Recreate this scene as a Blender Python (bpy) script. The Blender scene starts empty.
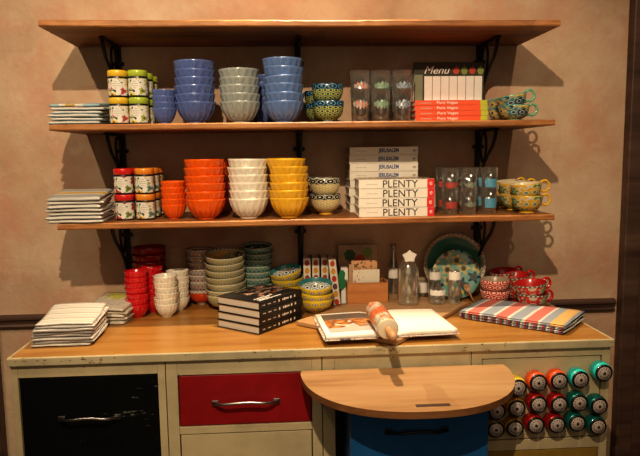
import bpy, bmesh, math, random
from mathutils import Vector, Matrix
PI = math.pi
rnd = random.Random(7)
scene = bpy.context.scene
col = scene.collection

# ------------------------------------------------------------------ camera model
CAM = (-0.0949, -2.6549, 1.5496)
YAW, PITCH, ROLL, FPX = -0.0599, 0.118, -0.0135, 620.5
def _frame():
    r0 = Vector((math.cos(YAW), math.sin(YAW), 0)); f0 = Vector((-math.sin(YAW), math.cos(YAW), 0)); z = Vector((0, 0, 1))
    fw = math.cos(PITCH)*f0 - math.sin(PITCH)*z; up = math.sin(PITCH)*f0 + math.cos(PITCH)*z
    c, s = math.cos(ROLL), math.sin(ROLL)
    return Vector(CAM), c*r0 + s*up, -s*r0 + c*up, fw
O_, R_, U_, F_ = _frame()
def _ray(px, py): return F_ + (px-320)/FPX*R_ - (py-228)/FPX*U_
def on_y(px, py, y):
    d = _ray(px, py); return O_ + d*((y-O_.y)/d.y)
def on_z(px, py, z):
    d = _ray(px, py); return O_ + d*((z-O_.z)/d.z)
def wx(px, y, z):
    """world x of the point at depth y and height z seen in picture column px"""
    x = 0.0
    for _ in range(6):
        def c(x):
            d = Vector((x, y, z)) - O_; return 320 + FPX*d.dot(R_)/d.dot(F_)
        x += (px-c(x))*1e-3/(c(x+1e-3)-c(x))
    return x

# ------------------------------------------------------------------ main levels (metres)
T = 0.0215
Z1, Z2, Z3, ZC = 2.0183, 1.6656, 1.3162, 0.9318   # tops of the shelves, worktop
DS = 0.4126                                        # shelf depth
CX0, CX1, DC = -0.9596, 0.9855, 0.7326             # worktop

# ------------------------------------------------------------------ node helpers
class NT:
    def __init__(s, name):
        s.m = bpy.data.materials.new(name); s.m.use_nodes = True
        s.t = s.m.node_tree; s.b = s.t.nodes['Principled BSDF']
    def n(s, typ, **kw):
        nd = s.t.nodes.new(typ)
        for k, v in kw.items(): setattr(nd, k, v)
        return nd
    def put(s, sock, v):
        if isinstance(v, bpy.types.NodeSocket): s.t.links.new(v, sock)
        elif isinstance(v, (tuple, list)): sock.default_value = tuple(v) + ((1,) if len(v) == 3 and len(sock.default_value) == 4 else ())
        else: sock.default_value = v
    def math(s, op, a, b=0.0, c=None):
        nd = s.n('ShaderNodeMath', operation=op); s.put(nd.inputs[0], a); s.put(nd.inputs[1], b)
        if c is not None: s.put(nd.inputs[2], c)
        return nd.outputs[0]
    def vm(s, op, a, b=(0, 0, 0), out=0):
        nd = s.n('ShaderNodeVectorMath', operation=op); s.put(nd.inputs[0], a); s.put(nd.inputs[1], b)
        return nd.outputs['Value' if op in ('LENGTH', 'DISTANCE', 'DOT_PRODUCT') else 'Vector']
    def mix(s, f, a, b, mode='MIX'):
        nd = s.n('ShaderNodeMix', data_type='RGBA', blend_type=mode)
        s.put(nd.inputs['Factor'], f); s.put(nd.inputs['A'], a) if False else None
        s.put(nd.inputs[6], a); s.put(nd.inputs[7], b); return nd.outputs[2]
    def ramp(s, f, stops, const=False):
        nd = s.n('ShaderNodeValToRGB'); cr = nd.color_ramp
        cr.interpolation = 'CONSTANT' if const else 'LINEAR'
        while len(cr.elements) < len(stops): cr.elements.new(0.5)
        for e, (p, c) in zip(cr.elements, sorted(stops, key=lambda q: q[0])):
            e.position = p; e.color = tuple(c)+(1,) if len(c) == 3 else c
        s.put(nd.inputs[0], f); return nd.outputs[0]
    def obj(s): return s.n('ShaderNodeTexCoord').outputs['Object']
    def uv(s): return s.n('ShaderNodeTexCoord').outputs['UV']
    def xyz(s, v):
        nd = s.n('ShaderNodeSeparateXYZ'); s.put(nd.inputs[0], v); return nd.outputs
    def scale(s, v, k): return s.vm('MULTIPLY', v, k)
    def noise(s, v, sc=5, det=4, rough=.55, out='Fac'):
        nd = s.n('ShaderNodeTexNoise'); s.put(nd.inputs['Vector'], v)
        nd.inputs['Scale'].default_value = sc; nd.inputs['Detail'].default_value = det; nd.inputs['Roughness'].default_value = rough
        return nd.outputs[out]
    def gt(s, a, b): return s.math('GREATER_THAN', a, b)
    def bump(s, h, st=.2, d=.002):
        nd = s.n('ShaderNodeBump'); nd.inputs['Strength'].default_value = st; nd.inputs['Distance'].default_value = d
        s.put(nd.inputs['Height'], h); s.put(s.b.inputs['Normal'], nd.outputs[0])
    def done(s, base=None, rough=.5, metal=0.0, coat=0.0, spec=None, **kw):
        if base is not None: s.put(s.b.inputs['Base Color'], base)
        s.put(s.b.inputs['Roughness'], rough); s.put(s.b.inputs['Metallic'], metal); s.b.inputs['Coat Weight'].default_value = coat
        s.b.inputs['Coat Roughness'].default_value = .08
        if spec is not None: s.b.inputs['Specular IOR Level'].default_value = spec
        return s.m
    # --- patterns
    def rings(s, v, N, M, stops, shift=True):
        """small repeated discs: N across, M up"""
        a = s.scale(v, (N, M, 0)); x = s.xyz(a)
        if shift:
            row = s.math('FLOOR', x[1]); xx = s.math('ADD', x[0], s.math('MULTIPLY', row, .5))
        else: xx = x[0]
        dx = s.math('SUBTRACT', s.math('FRACT', xx), .5); dy = s.math('SUBTRACT', s.math('FRACT', x[1]), .5)
        d = s.math('SQRT', s.math('ADD', s.math('MULTIPLY', dx, dx), s.math('MULTIPLY', dy, dy)))
        return s.ramp(d, stops, True)
    def flowers(s, v, sc, bg, petals, centre, n=5, size=.42, ring=None, leaf=None):
        """flower heads scattered over bg, v is a 2D coordinate in even units"""
        vo = s.n('ShaderNodeTexVoronoi', voronoi_dimensions='2D'); s.put(vo.inputs['Vector'], v); vo.inputs['Scale'].default_value = sc
        vo.inputs['Randomness'].default_value = .75
        q = s.vm('SUBTRACT', s.scale(v, (sc, sc, 0)), vo.outputs['Position'])
        if True:
            q = s.vm('SUBTRACT', v, vo.outputs['Position']); 
        x = s.xyz(q); ang = s.math('ARCTAN2', x[1], x[0])
        w = s.math('MULTIPLY_ADD', s.math('COSINE', s.math('MULTIPLY', ang, n)), -.33, 1.0)
        d = s.math('MULTIPLY', vo.outputs['Distance'], w)
        rc = s.xyz(vo.outputs['Color'])[0]
        st = [(i/len(petals), c) for i, c in enumerate(petals)]
        pc = s.ramp(rc, st, True)
        c = s.mix(s.gt(d, size), pc, bg)
        if ring: c = s.mix(s.math('MULTIPLY', s.gt(vo.outputs['Distance'], .16), s.math('LESS_THAN', vo.outputs['Distance'], .23)), c, ring)
        c = s.mix(s.gt(vo.outputs['Distance'], .15), centre, c)
        if leaf:
            nz = s.noise(v, sc*2.2, 1, .4); c = s.mix(s.math('MULTIPLY', s.gt(d, size*1.12), s.gt(nz, .60)), c, leaf)
        return c

def plain(name, c, rough=.5, metal=0.0, coat=0.0, var=.06, sc=30, **kw):
    """a nearly plain procedural colour with slight mottling"""
    t = NT(name); nz = t.noise(t.obj(), sc, 3)
    a = tuple(max(0, x*(1-var)) for x in c); b = tuple(min(1, x*(1+var)) for x in c)
    return t.done(t.ramp(nz, [(.3, a), (.7, b)]), rough, metal, coat, **kw)
def glaze(name, c): return plain(name, c, .22, 0, .35, .05, 14)

M = {}
def wood(name, dark, mid, light, sc=1.0, rough=.45, axis='x', ring=.7):
    t = NT(name); v = t.obj()
    k = (1.0*sc, 9*sc, 9*sc) if axis == 'x' else (9*sc, 1*sc, 9*sc)
    v2 = t.scale(v, k)
    n1 = t.noise(v2, 2.2, 6, .6); n2 = t.noise(t.scale(v, tuple(q*5 for q in k)), 3, 3, .6); n3 = t.noise(v, 1.6, 2)
    base = t.ramp(n1, [(.30, dark), (.48, mid), (.70, light)])
    base = t.mix(t.math('MULTIPLY', t.math('SUBTRACT', n2, .35), ring), base, tuple(q*.55 for q in dark))
    base = t.mix(t.math('MULTIPLY', t.gt(n3, .66), .35), base, dark)
    t.bump(n2, .25, .001)
    return t.done(base, rough)
M['shelf'] = wood('shelf wood', (.13, .042, .012), (.34, .135, .038), (.52, .235, .075), 1.0, .5, ring=.9)
M['top'] = wood('worktop wood', (.26, .105, .020), (.385, .185, .044), (.46, .24, .072), .8, .30, ring=.45)
M['board'] = wood('pale board', (.27, .135, .055), (.385, .22, .10), (.46, .285, .145), .9, .45, ring=.25)
M['boardedge'] = wood('board edge', (.15, .060, .020), (.22, .095, .035), (.30, .14, .055), 1.5, .45)
M['cutting'] = wood('cutting board wood', (.36, .20, .09), (.46, .27, .13), (.56, .34, .17), 1, .45, ring=.3)
M['boxwood'] = wood('recipe box wood', (.36, .13, .04), (.47, .19, .06), (.56, .25, .09), 1.6, .4, ring=.3)
M['handlewood'] = wood('turned wood', (.38, .20, .085), (.50, .28, .13), (.60, .36, .18), 3, .4, ring=.3)
M['darkwood'] = wood('dark stained wood', (.050, .026, .018), (.095, .050, .034), (.14, .078, .052), .8, .55)
# rough plaster wall
t = NT('plaster'); v = t.obj(); a = t.noise(v, 2.1, 5, .62); b = t.noise(v, 9, 6, .7); c = t.noise(v, 40, 4, .6); p = t.noise(v, 3.4, 4, .7)
cc = t.ramp(a, [(.3, (.42, .265, .165)), (.5, (.55, .385, .255)), (.7, (.66, .50, .345))])
cc = t.mix(t.math('MULTIPLY', t.math('MAXIMUM', t.math('SUBTRACT', p, .46), 0), 2.8), cc, (.54, .25, .16))
cc = t.mix(t.math('MULTIPLY', t.math('MAXIMUM', t.math('SUBTRACT', b, .56), 0), 2.6), cc, (.66, .53, .42))
t.bump(t.math('ADD', b, t.math('MULTIPLY', c, .4)), .6, .010)
M['wall'] = t.done(cc, .85)
t = NT('floor boards'); M['floor'] = t.done(t.ramp(t.noise(t.scale(t.obj(), (1, 8, 1)), 3, 4), [(.3, (.06, .035, .02)), (.7, (.12, .07, .04))]), .5)
# chipped cream paint
def paint(name, c, chip, amt=.66, rough=.42, streak=(1, 1, 1), spec=.4):
    t = NT(name); v = t.scale(t.obj(), streak)
    n = t.noise(v, 30, 8, .75); big = t.noise(t.obj(), 4, 3); d = t.noise(t.obj(), 6, 5, .65)
    base = t.ramp(d, [(.3, tuple(q*.72 for q in c)), (.6, c)])
    m = t.gt(t.math('ADD', n, t.math('MULTIPLY', t.math('SUBTRACT', big, .5), .35)), amt)
    t.bump(n, .08, .001)
    return t.done(t.mix(m, base, chip), rough, spec=spec)
M['cream'] = paint('chipped cream paint', (.51, .42, .25), (.07, .03, .015), .675)
M['creamedge'] = paint('worn cream metal edge', (.48, .41, .25), (.14, .07, .035), .60, streak=(1.2, 2, 2))
M['black'] = paint('scratched black paint', (.004, .0045, .004), (.22, .22, .18), .655, .6, (.35, 1, 3), .12)
M['red'] = paint('scuffed red paint', (.27, .007, .009), (.10, .012, .01), .70, .45)
M['blue'] = paint('scuffed blue paint', (.016, .115, .30), (.006, .02, .05), .70, .4)
M['ochre'] = paint('scuffed ochre paint', (.32, .20, .035), (.12, .07, .02), .68)
M['void'] = plain('dark interior', (.012, .010, .008), .8)
M['iron'] = plain('black cast iron', (.008, .007, .006), .45)
M['steel'] = plain('brushed steel', (.42, .41, .39), .28, 1.0)
M['gunmetal'] = plain('dark metal', (.05, .05, .05), .35, .8)
for k, c in dict(peri=(.105, .15, .36), grey=(.33, .36, .33), sky=(.13, .21, .42), orange=(.86, .125, .010), white=(.86, .80, .66),
                 yellow=(.82, .46, .035), redb=(.62, .012, .018), darkred=(.30, .010, .012), teal=(.16, .42, .27), cream2=(.72, .62, .45)).items():
    M[k] = glaze(k+' glaze', c)
M['lidyellow'] = plain('yellow tin', (.78, .50, .04), .25, 0, .5); M['lidlime'] = plain('lime tin', (.42, .52, .05), .25, 0, .5)
M['lidred'] = plain('red tin', (.62, .025, .02), .25, 0, .5); M['lidorange'] = plain('orange tin', (.80, .28, .03), .25, 0, .5)
M['page'] = None
t = NT('page edges'); z = t.xyz(t.obj())[2]; ln = t.math('SINE', t.math('MULTIPLY', z, 2600)); M['page'] = t.done(t.ramp(ln, [(0, (.50, .45, .37)), (1, (.74, .69, .60))]), .8)
M['paper'] = plain('white paper', (.86, .82, .74), .75, var=.03)
M['peach'] = plain('peach card', (.72, .38, .20), .75, var=.05)
M['tan'] = plain('tan card', (.55, .36, .22), .75)
M['bookwhite'] = plain('cream book cloth', (.86, .80, .68), .5, var=.03)
M['bookorange'] = plain('orange book jacket', (.85, .11, .035), .4, var=.03)
M['booklime'] = plain('lime book jacket', (.48, .50, .05), .4, var=.05)
M['bookblack'] = plain('black book jacket', (.014, .013, .014), .35)
M['ink'] = plain('dark ink', (.05, .04, .045), .6); M['inkblue'] = plain('blue ink', (.10, .13, .30), .6)
M['inkwhite'] = plain('white ink', (.85, .80, .72), .6); M['inkgrey'] = plain('pale grey ink', (.45, .41, .34), .6)
M['emblemred'] = plain('red emblem', (.75, .03, .03), .5)
# glass
def glass(name, c=(1, 1, 1)):
    t = NT(name); T = t.t; tr = t.n('ShaderNodeBsdfTransparent'); gl = t.n('ShaderNodeBsdfGlossy'); gl.inputs['Roughness'].default_value = .11
    t.put(tr.inputs[0], t.ramp(t.noise(t.obj(), 6), [(.2, tuple(q*.97 for q in c)), (.8, c)])); gl.inputs[0].default_value = (1, 1, 1, 1)
    lw = t.n('ShaderNodeLayerWeight'); lw.inputs['Blend'].default_value = .40; mx = t.n('ShaderNodeMixShader')
    t.put(mx.inputs[0], t.math('MULTIPLY_ADD', lw.outputs['Facing'], .85, .09)); T.links.new(tr.outputs[0], mx.inputs[1]); T.links.new(gl.outputs[0], mx.inputs[2])
    df = t.n('ShaderNodeBsdfDiffuse'); df.inputs[0].default_value = (.9, .88, .82, 1); m2 = t.n('ShaderNodeMixShader'); t.put(m2.inputs[0], t.math('MULTIPLY_ADD', lw.outputs['Facing'], .10, .008)); T.links.new(mx.outputs[0], m2.inputs[1]); T.links.new(df.outputs[0], m2.inputs[2])
    T.links.new(m2.outputs[0], T.nodes['Material Output'].inputs['Surface']); return t.m
M['glass'] = glass('clear glass', (.96, .98, .96))
# pattern glazes: UV u = around, v = 0 foot .. 1 rim, inside > 1
def patt(name, f, rough=.25):
    t = NT(name); uv = t.uv(); v = t.xyz(uv)[1]; c = f(t, uv, v); return t.done(c, rough, 0, .3)
CR = (.75, .68, .50)
def f_blueyellow(t, uv, v):
    a = t.rings(t.vm('ADD', uv, (0, -.10, 0)), 9, 3.33, [(0, (.10, .30, .42)), (.13, (.008, .015, .04)), (.33, (.10, .26, .34)), (.45, (.01, .03, .08))])
    b = t.rings(uv, 17, 5.5, [(0, (.02, .06, .08)), (.27, (.55, .53, .10)), (.44, (.10, .20, .14))])
    c = t.mix(t.gt(v, .70), b, a); return t.mix(t.gt(v, 1.001), c, (.06, .20, .25))
def f_bwyellow(t, uv, v):
    a = t.rings(t.vm('ADD', uv, (0, -.16, 0)), 10, 3.57, [(0, (.75, .72, .60)), (.13, (.02, .02, .02)), (.40, (.70, .66, .50)), (.48, (.05, .05, .04))])
    b = t.rings(uv, 14, 5, [(0, (.72, .69, .55)), (.26, (.35, .34, .28)), (.32, (.74, .52, .03)), (.47, (.7, .66, .5))])
    c = t.mix(t.gt(v, .72), b, a); return t.mix(t.gt(v, 1.001), c, (.70, .66, .52))
def f_yellowbowl(t, uv, v):
    b = t.rings(t.vm('ADD', uv, (0, -.183, 0)), 13, 2.9, [(0, (.10, .12, .12)), (.13, (.66, .60, .42)), (.30, (.08, .10, .08)), (.37, (.70, .48, .03))])
    ins = t.rings(uv, 10, 3, [(0, (.03, .05, .07)), (.18, (.75, .74, .66)), (.36, (.03, .10, .13)), (.46, (.6, .6, .5))])
    c = t.mix(t.gt(v, .90), b, (.70, .52, .04)); c = t.mix(t.gt(v, 1.001), c, (.05, .22, .22)); return t.mix(t.gt(v, 1.25), c, ins)
def f_redcircle(t, uv, v):
    b = t.rings(uv, 9, 2.7, [(0, (.74, .66, .52)), (.16, (.55, .025, .02)), (.36, (.72, .64, .50)), (.46, (.50, .04, .03))])
    return t.mix(t.gt(v, 1.001), b, (.45, .36, .26))
def f_tealcup(t, uv, v):
    q = t.scale(uv, (3.4, 1.1, 0)); c = t.flowers(q, 2.0, (.34, .37, .24), [(.72, .50, .07), (.02, .06, .12), (.66, .44, .08), (.06, .22, .26)], (.02, .05, .11), 5, .44, (.6, .6, .45), (.10, .22, .16))
    c = t.mix(t.gt(v, .95), c, (.10, .36, .24)); return t.mix(t.gt(v, 1.001), c, (.10, .30, .24))
def f_yellowcup(t, uv, v):
    q = t.scale(uv, (3.4, 1.1, 0)); c = t.flowers(q, 2.0, (.62, .56, .42), [(.20, .30, .06), (.70, .42, .03), (.16, .28, .05), (.62, .36, .03)], (.12, .28, .26), 6, .46, (.62, .62, .42), (.72, .44, .04))
    c = t.mix(t.gt(v, .95), c, (.66, .42, .05)); return t.mix(t.gt(v, 1.001), c, (.70, .60, .40))
def f_redcup(t, uv, v):
    q = t.scale(uv, (3.4, 1.1, 0)); c = t.flowers(q, 1.55, (.50, .42, .30), [(.58, .03, .02), (.06, .055, .04), (.55, .03, .02), (.35, .30, .20)], (.55, .50, .36), 8, .46, (.60, .52, .40), (.12, .09, .07))
    rim = t.rings(uv, 22, 9, [(0, (.66, .60, .48)), (.3, (.10, .08, .06))])
    c = t.mix(t.gt(v, .88), c, rim); return t.mix(t.gt(v, 1.001), c, (.50, .02, .02))
def f_band(c1, c2, c3, dark, ins):
    def f(t, uv, v):
        a = t.rings(t.vm('ADD', uv, (0, .17, 0)), 22, 4.2, [(0, dark), (.14, c2), (.30, c1), (.40, c3)])
        c = t.mix(t.gt(v, .91), a, c1)
        q = t.flowers(t.scale(uv, (3.5, 1.6, 0)), 2.0, ins, [c2, c3, dark], c1, 5, .44, None, c3)
        q = t.mix(t.math('MULTIPLY', t.gt(v, 1.02), t.math('LESS_THAN', v, 1.16)), q, t.rings(uv, 30, 8, [(0, dark), (.3, c1)]))
        return t.mix(t.gt(v, 1.001), c, q)
    return f
M['p_blueyellow'] = patt('blue circle over yellow dot glaze', f_blueyellow); M['p_bwyellow'] = patt('black circle over yellow glaze', f_bwyellow)
M['p_yellowbowl'] = patt('yellow lattice glaze', f_yellowbowl); M['p_redcircle'] = patt('red circle glaze', f_redcircle)
M['p_tealcup'] = patt('teal flower glaze', f_tealcup); M['p_yellowcup'] = patt('yellow flower glaze', f_yellowcup); M['p_redcup'] = patt('red flower glaze', f_redcup)
M['p_folkred'] = patt('red and grey band glaze', f_band((.55, .51, .42), (.45, .03, .02), (.22, .26, .24), (.04, .04, .04), (.28, .015, .015)))
M['p_folkyellow'] = patt('yellow folk band glaze', f_band((.52, .49, .34), (.60, .34, .04), (.26, .32, .24), (.07, .12, .10), (.48, .33, .10)))
M['p_folkteal'] = patt('teal folk band glaze', f_band((.40, .42, .32), (.04, .10, .11), (.10, .26, .23), (.05, .07, .06), (.03, .055, .05)))
M['p_folkorange'] = patt('orange red glaze with patterned rim', lambda t, uv, v: t.mix(t.gt(v, .80), (.62, .07, .02), t.rings(uv, 22, 8, [(0, (.08, .1, .09)), (.25, (.55, .5, .4))])))
# jar labels
def f_label(petals, bg=(.74, .71, .62), leaf=(.06, .10, .05)):
    def f(t, uv, v):
        q = t.scale(uv, (3.4, 1.0, 0)); nz = t.noise(t.scale(uv, (9, 3, 0)), 2.4, 2, .5, 'Color'); q = t.vm('ADD', q, t.scale(nz, (.10, .10, 0)))
        c = t.flowers(q, 1.9, bg, petals, (.16, .10, .05), 3, .33, None, leaf); x = t.xyz(uv)
        dx = t.math('DIVIDE', t.math('SUBTRACT', x[0], .74), .085); dy = t.math('DIVIDE', t.math('SUBTRACT', x[1], .62), .30)
        d = t.math('ADD', t.math('MULTIPLY', dx, dx), t.math('MULTIPLY', dy, dy)); w = t.math('LESS_THAN', d, 1.0)
        ln = t.math('MULTIPLY', t.math('LESS_THAN', d, .55), t.gt(t.math('SINE', t.math('MULTIPLY', x[1], 48)), .45))
        return t.mix(t.math('MULTIPLY', ln, .55), t.mix(w, c, bg), (.25, .20, .15))
    return f
M['l_redflower'] = patt('red flower label', f_label([(.60, .05, .05), (.72, .69, .60), (.70, .48, .10), (.55, .06, .08)]))
M['l_yellowfruit'] = patt('yellow fruit label', f_label([(.62, .55, .06), (.72, .69, .60), (.66, .58, .10), (.35, .42, .08)]))
M['l_cherry'] = patt('cherry label', f_label([(.55, .02, .02), (.72, .69, .60), (.50, .02, .03), (.15, .25, .06)]))
M['l_lemon'] = patt('lemon leaf label', f_label([(.66, .52, .05), (.25, .38, .08), (.70, .42, .08), (.10, .26, .24)]))
# striped cloths (object coordinates)
def cloth(name, stops, per, axis=0, rough=.9, const=True, fold=None):
    t = NT(name); x = t.xyz(t.obj())[axis]; f = t.math('FRACT', t.math('ADD', t.math('DIVIDE', x, per), .5))
    c = t.ramp(f, stops, const)
    if fold: c = t.mix(t.math('MULTIPLY', t.math('LESS_THAN', t.xyz(t.obj())[2], fold[0]), .85), c, fold[1])  # fold: shading put into the colour as a stripe low on each cloth
    nz = t.noise(t.obj(), 400, 2); c = t.mix(t.math('MULTIPLY', nz, .25), c, (.25, .22, .2)); t.bump(nz, .3, .001)
    return t.done(c, rough, spec=.1)
W = (.66, .62, .55)
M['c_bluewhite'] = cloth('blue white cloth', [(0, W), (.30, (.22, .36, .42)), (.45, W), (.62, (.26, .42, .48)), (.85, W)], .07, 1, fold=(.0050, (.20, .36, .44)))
M['c_bluetop'] = cloth('blue white ochre cloth', [(0, (.30, .45, .50)), (.25, W), (.36, (.52, .34, .10)), (.52, W), (.66, (.30, .45, .50))], .20, 0)
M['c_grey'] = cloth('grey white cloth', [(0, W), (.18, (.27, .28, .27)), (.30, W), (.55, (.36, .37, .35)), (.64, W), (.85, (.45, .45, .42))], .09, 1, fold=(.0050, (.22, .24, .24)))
M['c_greyyellow'] = cloth('grey yellow cloth', [(0, (.42, .41, .38)), (.28, W), (.40, (.62, .38, .05)), (.58, W), (.66, (.40, .39, .36)), (.85, (.50, .49, .45))], .18, 1)
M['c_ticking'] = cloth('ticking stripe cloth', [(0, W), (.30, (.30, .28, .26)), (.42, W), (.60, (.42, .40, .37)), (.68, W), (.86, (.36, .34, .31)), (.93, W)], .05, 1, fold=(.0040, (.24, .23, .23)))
RD, BL, YL = (.60, .17, .14), (.30, .34, .40), (.68, .42, .15)
M['c_red'] = cloth('red blue stripe cloth', [(0, BL), (.075, W), (.10, RD), (.21, W), (.235, BL), (.34, W), (.37, RD), (.47, W), (.50, BL), (.60, W), (.63, RD), (.74, W), (.765, BL), (.84, YL), (.95, BL)], .40, 0)
M['c_redside'] = cloth('dark red check cloth', [(0, BL), (.3, (.45, .05, .05)), (.5, (.12, .12, .15)), (.8, W)], .03, 0)
t = NT('printed tea towel'); v = t.obj(); x = t.xyz(v); inz = t.math('MULTIPLY', t.gt(x[1], .00), t.math('LESS_THAN', t.math('ABSOLUTE', x[0]), .05))
c = t.mix(t.math('MULTIPLY', inz, t.gt(t.noise(v, 30, 2), .45)), (.60, .55, .45), (.52, .50, .10)); c = t.mix(t.math('MULTIPLY', t.gt(t.noise(t.scale(v, (1, 3, 1)), 90, 1), .60), .55), c, (.22, .19, .16)); M['c_print'] = t.done(c, .9)

# ------------------------------------------------------------------ mesh helpers
def box(bm, sx, sy, sz, loc=(0, 0, 0), rot=None, bev=0.0, seg=2, mi=0):
    r = bmesh.ops.create_cube(bm, size=1.0); vs = r['verts']
    for v in vs: v.co = Vector((v.co.x*sx, v.co.y*sy, v.co.z*sz))
    fs = list({f for v in vs for f in v.link_faces})
    if bev > 0:
        es = list({e for v in vs for e in v.link_edges})
        rr = bmesh.ops.bevel(bm, geom=es, offset=bev, segments=seg, profile=.5, affect='EDGES')
        vs = list({v for f in rr['faces'] for v in f.verts} | {v for v in vs if v.is_valid}); fs = list({f for v in vs for f in v.link_faces})
    m = Matrix.Translation(Vector(loc)) @ (rot.to_4x4() if rot else Matrix.Identity(4))
    for v in vs: v.co = m @ v.co
    for f in fs: f.material_index = mi
    return vs
def lathe(bm, prof, n=48, flutes=0, start=0.0, cap0=True, cap1=False, mat4=None, smooth=True):
    """prof: (r, z, v[, flute amount])"""
    uvl = bm.loops.layers.uv.verify(); rings = []
    for p in prof:
        ring = []
        for i in range(n):
            a = 2*PI*i/n + start; r = p[0]
            if flutes and len(p) > 3 and p[3]:
                r *= 1 - p[3]*1.7*(1-abs(math.sin(a*flutes/2)))**1.4
            co = Vector((r*math.cos(a), r*math.sin(a), p[1])); ring.append(bm.verts.new(mat4 @ co if mat4 else co))
        rings.append(ring)
    for k in range(len(prof)-1):
        for i in range(n):
            j = (i+1) % n
            f = bm.faces.new((rings[k][i], rings[k][j], rings[k+1][j], rings[k+1][i])); f.smooth = smooth
            us = (i/n, (i+1)/n, (i+1)/n, i/n); vv = (prof[k][2], prof[k][2], prof[k+1][2], prof[k+1][2])
            for l, u, w in zip(f.loops, us, vv): l[uvl].uv = (u, w)
    for flag, ring, v, rev in ((cap0, rings[0], prof[0][2], True), (cap1, rings[-1], prof[-1][2], False)):
        if flag:
            f = bm.faces.new(ring[::-1] if rev else ring)
            for l in f.loops: l[uvl].uv = (0, v)
    return rings
def tube(bm, pts, r, n=8, closed=False, taper=None, flat=1.0):
    pts = [Vector(p) for p in pts]; rings = []; N = len(pts); prev = None
    for i, p in enumerate(pts):
        a = pts[(i-1) % N] if (closed or i > 0) else p; b = pts[(i+1) % N] if (closed or i < N-1) else p
        t = (b-a).normalized()
        if prev is None:
            u = t.orthogonal().normalized()
            for cand in (Vector((1, 0, 0)), Vector((0, 1, 0)), Vector((0, 0, 1))):
                if abs(cand.dot(t)) < .5: u = (cand - t*cand.dot(t)).normalized(); break
        else: u = (prev - t*prev.dot(t)).normalized()
        prev = u; w = t.cross(u); rr = r*(taper[i] if taper else 1)
        rings.append([bm.verts.new(p + rr*(math.cos(2*PI*k/n)*u*flat + math.sin(2*PI*k/n)*w)) for k in range(n)])
    for i in range(N if closed else N-1):
        A, B = rings[i], rings[(i+1) % N]
        for k in range(n):
            f = bm.faces.new((A[k], A[(k+1) % n], B[(k+1) % n], B[k])); f.smooth = True
    if not closed: bm.faces.new(rings[0][::-1]); bm.faces.new(rings[-1])
def prism(bm, pts2, z0, z1, mi=0, M4=None):
    """vertical prism from an outline in xy"""
    a = [bm.verts.new((x, y, z0)) for x, y in pts2]; b = [bm.verts.new((x, y, z1)) for x, y in pts2]
    fs = [bm.faces.new(a[::-1]), bm.faces.new(b)]
    for i in range(len(a)):
        j = (i+1) % len(a); fs.append(bm.faces.new((a[i], a[j], b[j], b[i])))
    if M4:
        for v in a+b: v.co = M4 @ v.co
    for f in fs: f.material_index = mi
    return a+b
def BM(): return bmesh.new()
def finish(bm, name, mats):
    bmesh.ops.recalc_face_normals(bm, faces=bm.faces)
    me = bpy.data.meshes.new(name); bm.to_mesh(me); bm.free()
    for m in (mats if isinstance(mats, (list, tuple)) else [mats]): me.materials.append(m if not isinstance(m, str) else M[m])
    return me
def obj(name, bm, mats, parent=None, loc=(0, 0, 0), rot=(0, 0, 0)):
    me = finish(bm, name, mats) if isinstance(bm, bmesh.types.BMesh) else bm
    o = bpy.data.objects.new(name, me); col.objects.link(o); o.location = loc; o.rotation_euler = rot
    if parent: o.parent = parent
    return o
def tag(o, label, cat, group=None):
    o['label'] = label; o['category'] = cat
    if group: o['group'] = group
    return o
def empty(name, loc=(0, 0, 0), rotz=0.0):
    o = bpy.data.objects.new(name, None); o.empty_display_size = .03; col.objects.link(o); o.location = loc; o.rotation_euler = (0, 0, rotz); return o
def struct(name, bm, mats, **k):
    o = obj(name, bm, mats, **k); o['kind'] = 'structure'; return o
def dup(root):
    r = root.copy(); col.objects.link(r)
    for ch in list(root.children):
        c = ch.copy(); col.objects.link(c); c.parent = r
        for g in list(ch.children):
            d = g.copy(); col.objects.link(d); d.parent = c
    return r
_used = set()
def place(proto, loc, rot=(0, 0, 0), label=None, cat=None, group=None, scale=None):
    """first call moves the prototype itself, later calls copy it with its parts"""
    if proto.name in _used: o = dup(proto)
    else: _used.add(proto.name); o = proto
    o.location = loc; o.rotation_euler = rot
    if scale: o.scale = scale
    if label: tag(o, label, cat, group)
    return o
def text_mesh(txt, w, h, depth=.0006, shear=0.0, bold=0.0):
    cu = bpy.data.curves.new('lettering', 'FONT'); cu.body = txt; cu.extrude = .002; cu.shear = shear; cu.offset = bold
    to = bpy.data.objects.new('lettering', cu); col.objects.link(to); dg = bpy.context.evaluated_depsgraph_get(); dg.update()
    me = bpy.data.meshes.new_from_object(to.evaluated_get(dg)); bpy.data.objects.remove(to)
    xs = [v.co.x for v in me.vertices]; ys = [v.co.y for v in me.vertices]; x0, x1, y0, y1 = min(xs), max(xs), min(ys), max(ys)
    for v in me.vertices:     # stands in the xz plane, facing -y
        x = ((v.co.x-x0)/(x1-x0)-.5)*w; z = ((v.co.y-y0)/(y1-y0)-.5)*h; y = -depth if v.co.z > 0 else 0
        v.co = (x, y, z)
    me.materials.clear(); return me
def text(name, txt, w, h, mat, parent, loc, rotz=0, **k):
    me = text_mesh(txt, w, h, **k); me.materials.append(M[mat]); return obj(name, me, None, parent, loc, (0, 0, rotz))
ORD = ['topmost', 'second from top', 'third from top', 'fourth from top', 'fifth from top', 'sixth from top', 'seventh from top', 'eighth from top']
def order(k, n):   # k counts from the bottom
    if k == 0: return 'bottom one'
    return ORD[n-1-k]

# ------------------------------------------------------------------ setting
bm = BM(); box(bm, 5.2, .12, 3.6, (0.0, .06, 1.8)); struct('wall_back', bm, 'wall')
bm = BM(); box(bm, 5.2, 4.4, .06, (0, -2.2, -.03)); struct('floor', bm, 'floor')
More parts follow.
